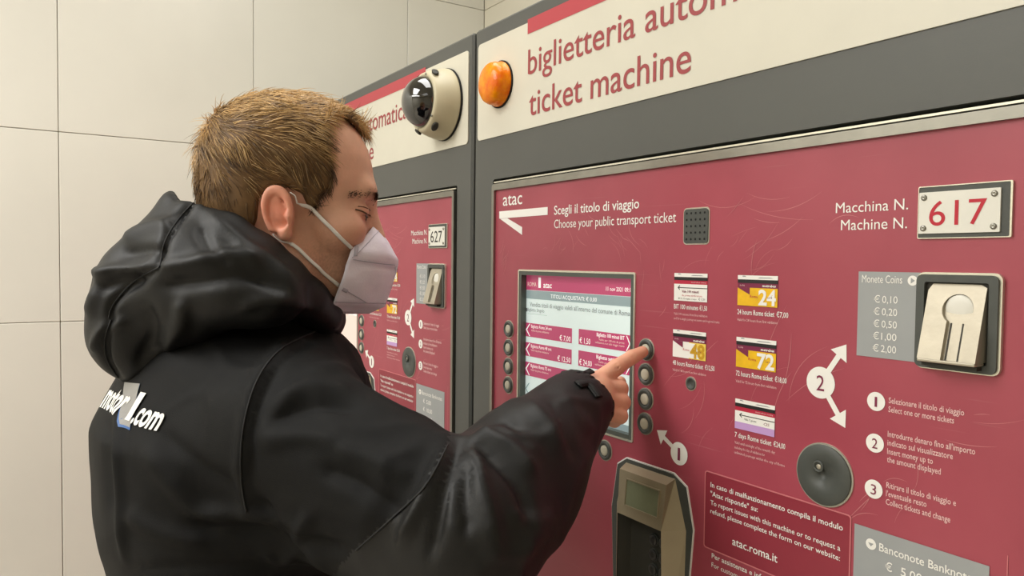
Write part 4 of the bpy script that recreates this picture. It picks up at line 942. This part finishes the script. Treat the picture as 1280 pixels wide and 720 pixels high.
# ---------------- jacket
def relax(V, Q, it=1, k=.5):
    for _ in range(it):
        S = np.zeros_like(V); N_ = np.zeros(len(V))
        for i in range(4):
            a, b = Q[:, i], Q[:, (i + 1) % 4]
            for c in range(3): S[:, c] += np.bincount(a, V[b, c], len(V)) + np.bincount(b, V[a, c], len(V))
            N_ += np.bincount(a, minlength=len(V)) + np.bincount(b, minlength=len(V))
        V = V * (1 - k) + k * S / np.maximum(N_, 1)[:, None]
    return V
def creased(V, Q, lines, passes=1):
    """press folds into the cloth: every line is a run of points seen on it, a half-width and a height, all pushed along the cloth's own normal"""
    N_ = vnorm(V, Q); x, y, d_ = proj(V); facing = -(N_ * (V - CAM)).sum(1) / np.linalg.norm(V - CAM, axis=1)
    disp = np.zeros(len(V))
    for pts_, w_, h in lines:
        P = catm([(a, b, 0) for a, b in pts_], 6)[:, :2]; best = np.full(len(V), 1e9); tt = np.zeros(len(V)); n = len(P) - 1
        for i in range(n):
            ax, ay = P[i]; ex, ey = P[i + 1] - P[i]; t = np.clip(((x - ax) * ex + (y - ay) * ey) / (ex * ex + ey * ey + 1e-9), 0, 1)
            dd = (x - ax - t * ex) ** 2 + (y - ay - t * ey) ** 2; m_ = dd < best; best = np.where(m_, dd, best); tt = np.where(m_, (i + t) / n, tt)
        fade = np.clip(np.minimum(tt, 1 - tt) * 6, 0, 1)
        disp += 1.5 * h * np.exp(-best / w_ ** 2) * (.25 + .75 * fade)
    return V + N_ * (disp * np.clip(facing * 3 + .3, 0, 1))[:, None]
gj = Grid((-1.32, -.66, .80), (-.44, -.02, 1.54), .0043)
def ecol(g, zs, cs, rs):
    """upright column with elliptical sections interpolated over height"""
    cx = np.interp(g.Z, zs, [c[0] for c in cs]).astype(f32); cy = np.interp(g.Z, zs, [c[1] for c in cs]).astype(f32)
    rx = np.interp(g.Z, zs, [r_[0] for r_ in rs]).astype(f32); ry = np.interp(g.Z, zs, [r_[1] for r_ in rs]).astype(f32)
    x, y = (g.X - cx) / rx, (g.Y - cy) / ry; k = (np.abs(x) ** 2.3 + np.abs(y) ** 2.3) ** (1 / 2.3)
    return (k - 1) * np.minimum(rx, ry)
d = ecol(gj, [.80, .95, 1.10, 1.25, 1.36, 1.44, 1.50], [(-.93, -.405), (-.93, -.400), (-.932, -.388), (-.932, -.405), (-.93, -.40), (-.93, -.395), (-.93, -.39)],
         [(.198, .145), (.195, .140), (.192, .128), (.200, .150), (.198, .156), (.160, .12), (.10, .09)])
d = smax(d, -(gj.Z - f32(.82)), .01); d = smax(d, gj.Z - f32(1.475), .04)
d = smin(d, cap(gj, SHL + (.03, 0, 0), SHR - (.02, 0, 0), .068, .070), .045)
d = smin(d, cap(gj, SHR, ELR, .074, .061), .025)
sl = smin(cap(gj, ELR, Wp(655, 582, .735), .067, .057), cap(gj, Wp(655, 582, .735), Wp(729, 501, .829), .057, .0375), .02)
cuffax = Wp(729, 501, .829) - Wp(655, 582, .735); cuffax /= np.linalg.norm(cuffax); cuff = Wp(729, 501, .829)
cutc = cuff + cuffax * .004
cut = (gj.X - f32(cutc[0])) * f32(cuffax[0]) + (gj.Y - f32(cutc[1])) * f32(cuffax[1]) + (gj.Z - f32(cutc[2])) * f32(cuffax[2])
sl = smax(sl, cut, .004)
sl = smax(sl, -cap(gj, cuff - cuffax * .045, cuff + cuffax * .05, .0325), .003)
d = smin(d, sl, .012)
d = smin(d, cap(gj, SHL, ELL, .080, .062), .03); d = smin(d, cap(gj, ELL, WRL, .062, .045), .02)
d = smin(d, cap(gj, SHR + np.array((-.01, 0, -.05)), Wp(560, 700, .690), .060, .062), .03); d = smin(d, cap(gj, Wp(560, 700, .690), Wp(640, 630, .725), .062, .052), .03)
d = smin(d, smax(cap(gj, hl((-.028, 0, -.11)), (-.93, -.395, 1.38), .074, .10), gj.Z - f32(1.500), .008), .012)
# hollow neck
JV, JQ = nets(d, gj, 1)
FOLDS = [
 # armhole and shoulder
 ([(392, 418), (352, 440), (322, 478), (307, 530), (303, 590), (310, 645)], 7, .0035), ([(405, 415), (365, 440), (336, 480), (320, 530), (318, 590)], 6, -.003),
 ([(350, 500), (390, 485), (440, 488)], 9, .004), ([(340, 525), (395, 508), (450, 512)], 8, -.0045), ([(330, 552), (380, 545), (430, 552)], 10, .004),
 ([(420, 560), (470, 575), (520, 600)], 12, .005), ([(400, 585), (450, 605), (500, 640)], 10, -.005), ([(380, 470), (430, 462), (480, 482)], 9, .003),
 # elbow
 ([(556, 558), (540, 600), (520, 640), (498, 680)], 9, .006), ([(572, 560), (560, 600), (548, 650), (535, 700)], 6, -.005), ([(590, 560), (600, 600), (612, 640), (620, 690)], 10, .005),
 ([(585, 575), (580, 620), (585, 670)], 7, -.005), ([(600, 545), (640, 560), (668, 590)], 7, .0045), ([(598, 560), (632, 585), (655, 620), (660, 660)], 6, -.0045), ([(590, 555), (615, 540), (650, 545), (672, 566)], 5, .004),
 ([(632, 522), (650, 545), (668, 556)], 5, -.003), ([(660, 500), (690, 530), (700, 560)], 8, .0025), ([(640, 640), (668, 652), (690, 640)], 9, .003), ([(610, 690), (650, 690), (690, 655)], 8, .003),
 ([(705, 490), (722, 520), (745, 545)], 7, .002), ([(688, 500), (705, 540), (720, 575)], 6, -.002),
 # back
 ([(150, 505), (148, 560), (152, 620), (156, 700)], 5, .005), ([(135, 520), (132, 580), (140, 640)], 6, -.004),
 ([(180, 560), (215, 600), (250, 640), (300, 660)], 12, .005), ([(200, 540), (250, 580), (300, 610)], 10, -.003), ([(235, 655), (290, 660), (340, 672), (385, 700)], 8, -.007), ([(250, 640), (300, 640), (350, 652), (400, 680)], 8, .005),
 ([(160, 640), (200, 665), (260, 680)], 10, .004), ([(320, 620), (345, 650), (380, 672), (430, 690)], 8, -.006), ([(390, 640), (360, 690)], 8, .004), ([(160, 712), (300, 706), (380, 712)], 5, -.003),
 ([(330, 690), (350, 705), (380, 690), (410, 715)], 6, .004),
]
JV = creased(JV, JQ, FOLDS)
jn_ = vnorm(JV, JQ)
def ridged(V, sc, seed): return np.maximum(0, 1 - np.abs(worldgrid_noise(V + .012 * np.stack([worldgrid_noise(V, 30, seed + k) for k in (1, 2, 3)], 1), sc, seed)) * 5.0) ** 2
nearfore = np.clip(((JV - ELR) @ cuffax + .09) / .05, 0, 1) * (np.linalg.norm(JV - ELR, axis=1) < .33)
JV = JV + jn_ * (worldgrid_noise(JV * np.array((1, 1, .55)), 42, 21) * .0035 + worldgrid_noise(JV, 110, 22) * .0010 + ridged(JV * np.array((1, 1, .7)), 26, 51) * .0020 + nearfore * ridged(JV, 55, 61) * .0026)[:, None]
JV = relax(JV, JQ, 2, .6)
# the forearm is cut from a smoother cloth than the upper sleeve and the back
jx, jy, jd = proj(JV); arm_t = ((JV - ELR) @ cuffax)
line = np.array([(562, 548), (528, 612), (440, 690), (420, 720)])
fc = JV[JQ].mean(1); fx_, fy_, fd_ = proj(fc)
lim = np.interp(fy_, [548, 612, 690, 720], [562, 528, 440, 415]); isn = (fx_ > lim) & (fy_ > 440) & (fd_ < .95) & (np.linalg.norm(fc - ELR, axis=1) < .36) & ((fc - SHR) @ (ELR - SHR) > .018)
jacket = under(qmesh('jacket', JV, JQ, 'jacket')); jacket.data.materials.append(M['nylon'])
mi = isn.astype(np.int32)
if len(jacket.data.polygons) == len(mi): jacket.data.polygons.foreach_set('material_index', mi)
jac_bvh = bvh(JV, JQ)

# ---------------- hood lying on the shoulders
gd = Grid((-1.16, -.66, 1.32), (-.66, -.12, 1.72), .0042)
NC = Wp(322, 318, .885)
d = None
for k in range(16):
    a0, a1 = 2 * math.pi * k / 16, 2 * math.pi * (k + 1) / 16
    def rp(a): return NC + np.array((math.sin(a) * (.090 if math.sin(a) > 0 else .052), math.cos(a) * (.068 if math.cos(a) > 0 else .068) + .004, -.062 * math.cos(a) - .016 * abs(math.sin(a)) - .012))
    rad = lambda a: .024 + .004 * (1 - math.cos(a)) / 2
    c_ = cap(gd, rp(a0), rp(a1), rad(a0), rad(a1)); d = c_ if d is None else smin(d, c_, .01)
hd_ = None
for (x, y, z_), r_ in [((250, 258, .855), .023), ((232, 280, .845), .026), ((217, 304, .83), .038), ((182, 355, .82), .050), ((168, 408, .82), .046), ((178, 436, .82), .036), ((240, 335, .80), .052), ((240, 385, .80), .044), ((290, 345, .785), .042), ((300, 365, .775), .032), ((345, 370, .78), .028), ((215, 335, .93), .050), ((260, 380, .97), .050)] + [((x_, y_, z_ + dz_), r0_ * .93) for (x_, y_, z_), r0_ in (((217, 306, .83), .036), ((186, 355, .82), .048), ((174, 408, .82), .043), ((184, 432, .82), .034), ((240, 340, .80), .050)) for dz_ in (.055, .11, .16)]:
    c_ = ell(gd, Wp(x, y, z_), (r_, r_, r_)); hd_ = c_ if hd_ is None else smin(hd_, c_, .028)
d = smin(d, hd_, .022)
d = smax(d, -cap(gd, hl((-.035, 0, .02)), hl((-.02, 0, -.20)), .080, .062), .012)
d = smax(d, -(head_sdf_w(gd) - f32(.004)), .004) if False else d
DV, DQ = nets(d, gd, 1)
HF = [
 ([(252, 236), (228, 268), (207, 300), (198, 338)], 4, -.005), ([(198, 338), (170, 350), (142, 378), (136, 398)], 4, -.005), ([(136, 398), (140, 402), (131, 425), (134, 455), (150, 475)], 4, -.005),
 ([(198, 336), (240, 330), (290, 318), (330, 330)], 9, .006), ([(205, 356), (250, 352), (300, 345), (345, 358)], 9, -.005), ([(116, 342), (150, 338), (190, 335)], 7, .006), ([(120, 360), (150, 352), (175, 350)], 7, -.004),
 ([(155, 300), (185, 285), (215, 280)], 7, .004), ([(150, 318), (185, 312), (205, 316)], 6, -.004), ([(262, 268), (300, 300), (330, 318), (370, 350)], 7, .003), ([(250, 280), (262, 310), (290, 330)], 7, -.004), ([(280, 300), (310, 335), (360, 365)], 7, -.003),
 ([(118, 440), (128, 415), (160, 400)], 6, .004), ([(180, 385), (190, 420), (170, 460)], 9, -.004), ([(230, 375), (225, 405), (205, 440)], 10, .005), ([(112, 395), (122, 360), (140, 340)], 6, .004), ([(300, 385), (340, 375), (390, 384)], 6, .003)]
DV = creased(DV, DQ, HF)
DV = DV + vnorm(DV, DQ) * (worldgrid_noise(DV, 60, 31) * .0030 + worldgrid_noise(DV, 140, 32) * .0010 + ridged(DV, 30, 71) * .0014)[:, None]
DV = relax(DV, DQ, 1, .6)
hood = qmesh('hood', DV, DQ, 'nylon'); hood.parent = jacket
hood_bvh = bvh(DV, DQ)

# seams, print, cuff tab, zip pull
for tree, pxs in ((hood_bvh, [(258, 240), (228, 268), (207, 300), (200, 334)]), (hood_bvh, [(200, 334), (170, 350), (142, 380), (136, 398)]), (hood_bvh, [(139, 400), (131, 425), (134, 450), (148, 472)]),
                  (jac_bvh, [(395, 414), (352, 436), (322, 474), (305, 530), (301, 590), (308, 640)]), (jac_bvh, [(560, 556), (530, 610), (488, 650), (445, 688)])):
    P, N_ = draped(pxs, tree, .0004, 14)
    if len(P) > 3: ribbon('seam', P, N_, .0009, .0009, 'seam', jacket)
BD = np.array((0.10, 0.995, 0.0)); BD /= np.linalg.norm(BD); BR = np.array((BD[1], -BD[0], 0.0))
def hit(x, y):
    dv = Wp(x, y, 1.0) - CAM; dv /= np.linalg.norm(dv); loc = jac_bvh.ray_cast(Vector(CAM), Vector(dv))[0]; return np.array(loc) if loc else Wp(x, y, .85)
o0 = np.array((-.93, -1.0, 0.0))
def uv(P): return np.array(((P - o0) @ BR, P[2]))
def press(v, f, m, name, parent, off=.0012):
    """v: flat (along the back, height) positions, carried along his facing direction onto the cloth"""
    bm = bmesh.new(); vv = [bm.verts.new((a, b, 0)) for a, b in v]
    for q_ in f:
        try: bm.faces.new([vv[k] for k in q_])
        except ValueError: pass
    bmesh.ops.triangulate(bm, faces=bm.faces)
    for _ in range(3):
        es = [e for e in bm.edges if e.calc_length() > .005]
        if es: bmesh.ops.subdivide_edges(bm, edges=es, cuts=1); bmesh.ops.triangulate(bm, faces=[f_ for f_ in bm.faces if len(f_.verts) > 3])
    for v_ in bm.verts:
        p = o0 + BR * v_.co.x + np.array((0, 0, v_.co.y)); loc, nor, _, _ = jac_bvh.ray_cast(Vector(p), Vector(BD))
        if loc is None: loc = Vector(p + BD * .6); nor = Vector(-BD)
        v_.co = loc + (nor if nor.dot(Vector(BD)) < 0 else -nor) * off
    me = bpy.data.meshes.new(name); bm.to_mesh(me); bm.free(); o = link(name, me, m, None); o.parent = parent; return o
pr = press([uv(hit(x, y)) for x, y in ((157, 478), (176, 480), (163, 538), (148, 534))], [(0, 1, 2, 3)], 'blue', 'back_print', jacket, .0008)
press([uv(hit(x, y)) for x, y in ((157, 478), (176, 480), (163.5, 535), (150.5, 531))], [(0, 1, 2, 3)], 'patch_grey', 'logo_patch', pr, .0013)
def runtext(s, x0, y0, x1, y1, hpx, bold, m='white'):
    A, B = uv(hit(x0, y0)), uv(hit(x1, y1)); v, f = textmesh(s, bold, 4); xa, xb = v[:, 0].min(), v[:, 0].max(); ex = (B - A) / (xb - xa); k = hpx * .83 / F_PX / .52
    press([A + ex * (a - xa) + np.array((0, b * k)) for a, b in v[:, :2]], f, m, 'lettering', pr, .0018)
runtext('motor', 127, 508, 149, 519, 21, .03); runtext('.com', 165, 528, 198, 538, 18, .03); runtext('I', 158, 524, 164, 526, 22, .02)
# cuff tab and its loop
P, N_ = draped([(722, 482), (734, 480), (743, 489), (748, 497)], jac_bvh, .0006, 8)
if len(P) > 3: ribbon('cuff_strap', P, N_, .0060, .0022, 'nylon', jacket); ribbon('strap_edge', P + N_ * .0022, N_, .0040, .0008, 'seam', jacket)
a_, b_ = Wp(712, 477, .812), Wp(740, 463.5, .826); n_ = -CW * .4 + CU * .9; ribbon('cuff_tab', [a_, a_ * .5 + b_ * .5, b_], [n_] * 3, .0050, .0016, 'seam', jacket)
# zip pull at the collar
zp = Wp(409, 384, .86); tv = []
for k in range(5):
    c_ = Wp(409 + k * .8, 383 + k * 4.0, .855); r_ = .0022; bm = bmesh.new(); bbox(bm, tuple(c_ - r_), tuple(c_ + r_ * np.array((1, 1, .8))), .0006, 1); o = tobj('zip_link', bm, 'grey_dark'); o.parent = jacket
bm = bmesh.new(); c_ = Wp(412, 407, .853); bbox(bm, tuple(c_ - np.array((.003, .006, .0035))), tuple(c_ + np.array((.003, .006, .0035))), .001, 2); o = tobj('zip_pull', bm, 'seam'); o.parent = jacket
# ---------------- trousers and shoes (below the frame)
gt = Grid((-1.16, -.62, .07), (-.70, -.22, .90), .010)
d = ell(gt, (-.93, -.42, .88), (.175, .125, .14)); 
for s in (-1, 1):
    hx_ = -.93 + s * .085; l_ = smin(cap(gt, (hx_, -.42, .86), (hx_ + s * .01, -.40, .50), .100, .074), cap(gt, (hx_ + s * .01, -.40, .50), (hx_ + s * .02, -.44, .10), .072, .062), .02); d = smin(d, l_, .03)
d = smax(d, gt.Z - f32(.885), .004); d = smax(d, f32(.085) - gt.Z, .004)
TV, TQ = nets(d, gt, 2); under(qmesh('trousers', TV, TQ, 'trousers'))
for s in (-1, 1):
    gs = Grid((-.93 + s * .105 - .07, -.56, -.01), (-.93 + s * .105 + .07, -.20, .15), .006); cx = -.93 + s * .105
    d = smin(ell(gs, (cx, -.33, .035), (.046, .12, .045)), ell(gs, (cx, -.45, .05), (.042, .065, .055)), .02); d = smin(d, cap(gs, (cx, -.445, .06), (cx, -.44, .12), .045, .048), .02); d = smax(d, f32(.001) - gs.Z, .003); d = smax(d, gs.Z - f32(.13), .003)
    SV_, SQ_ = nets(d, gs, 1); SV_[:, 2] = np.maximum(SV_[:, 2], 0.0008); under(qmesh('shoe', SV_, SQ_, 'shoe'))
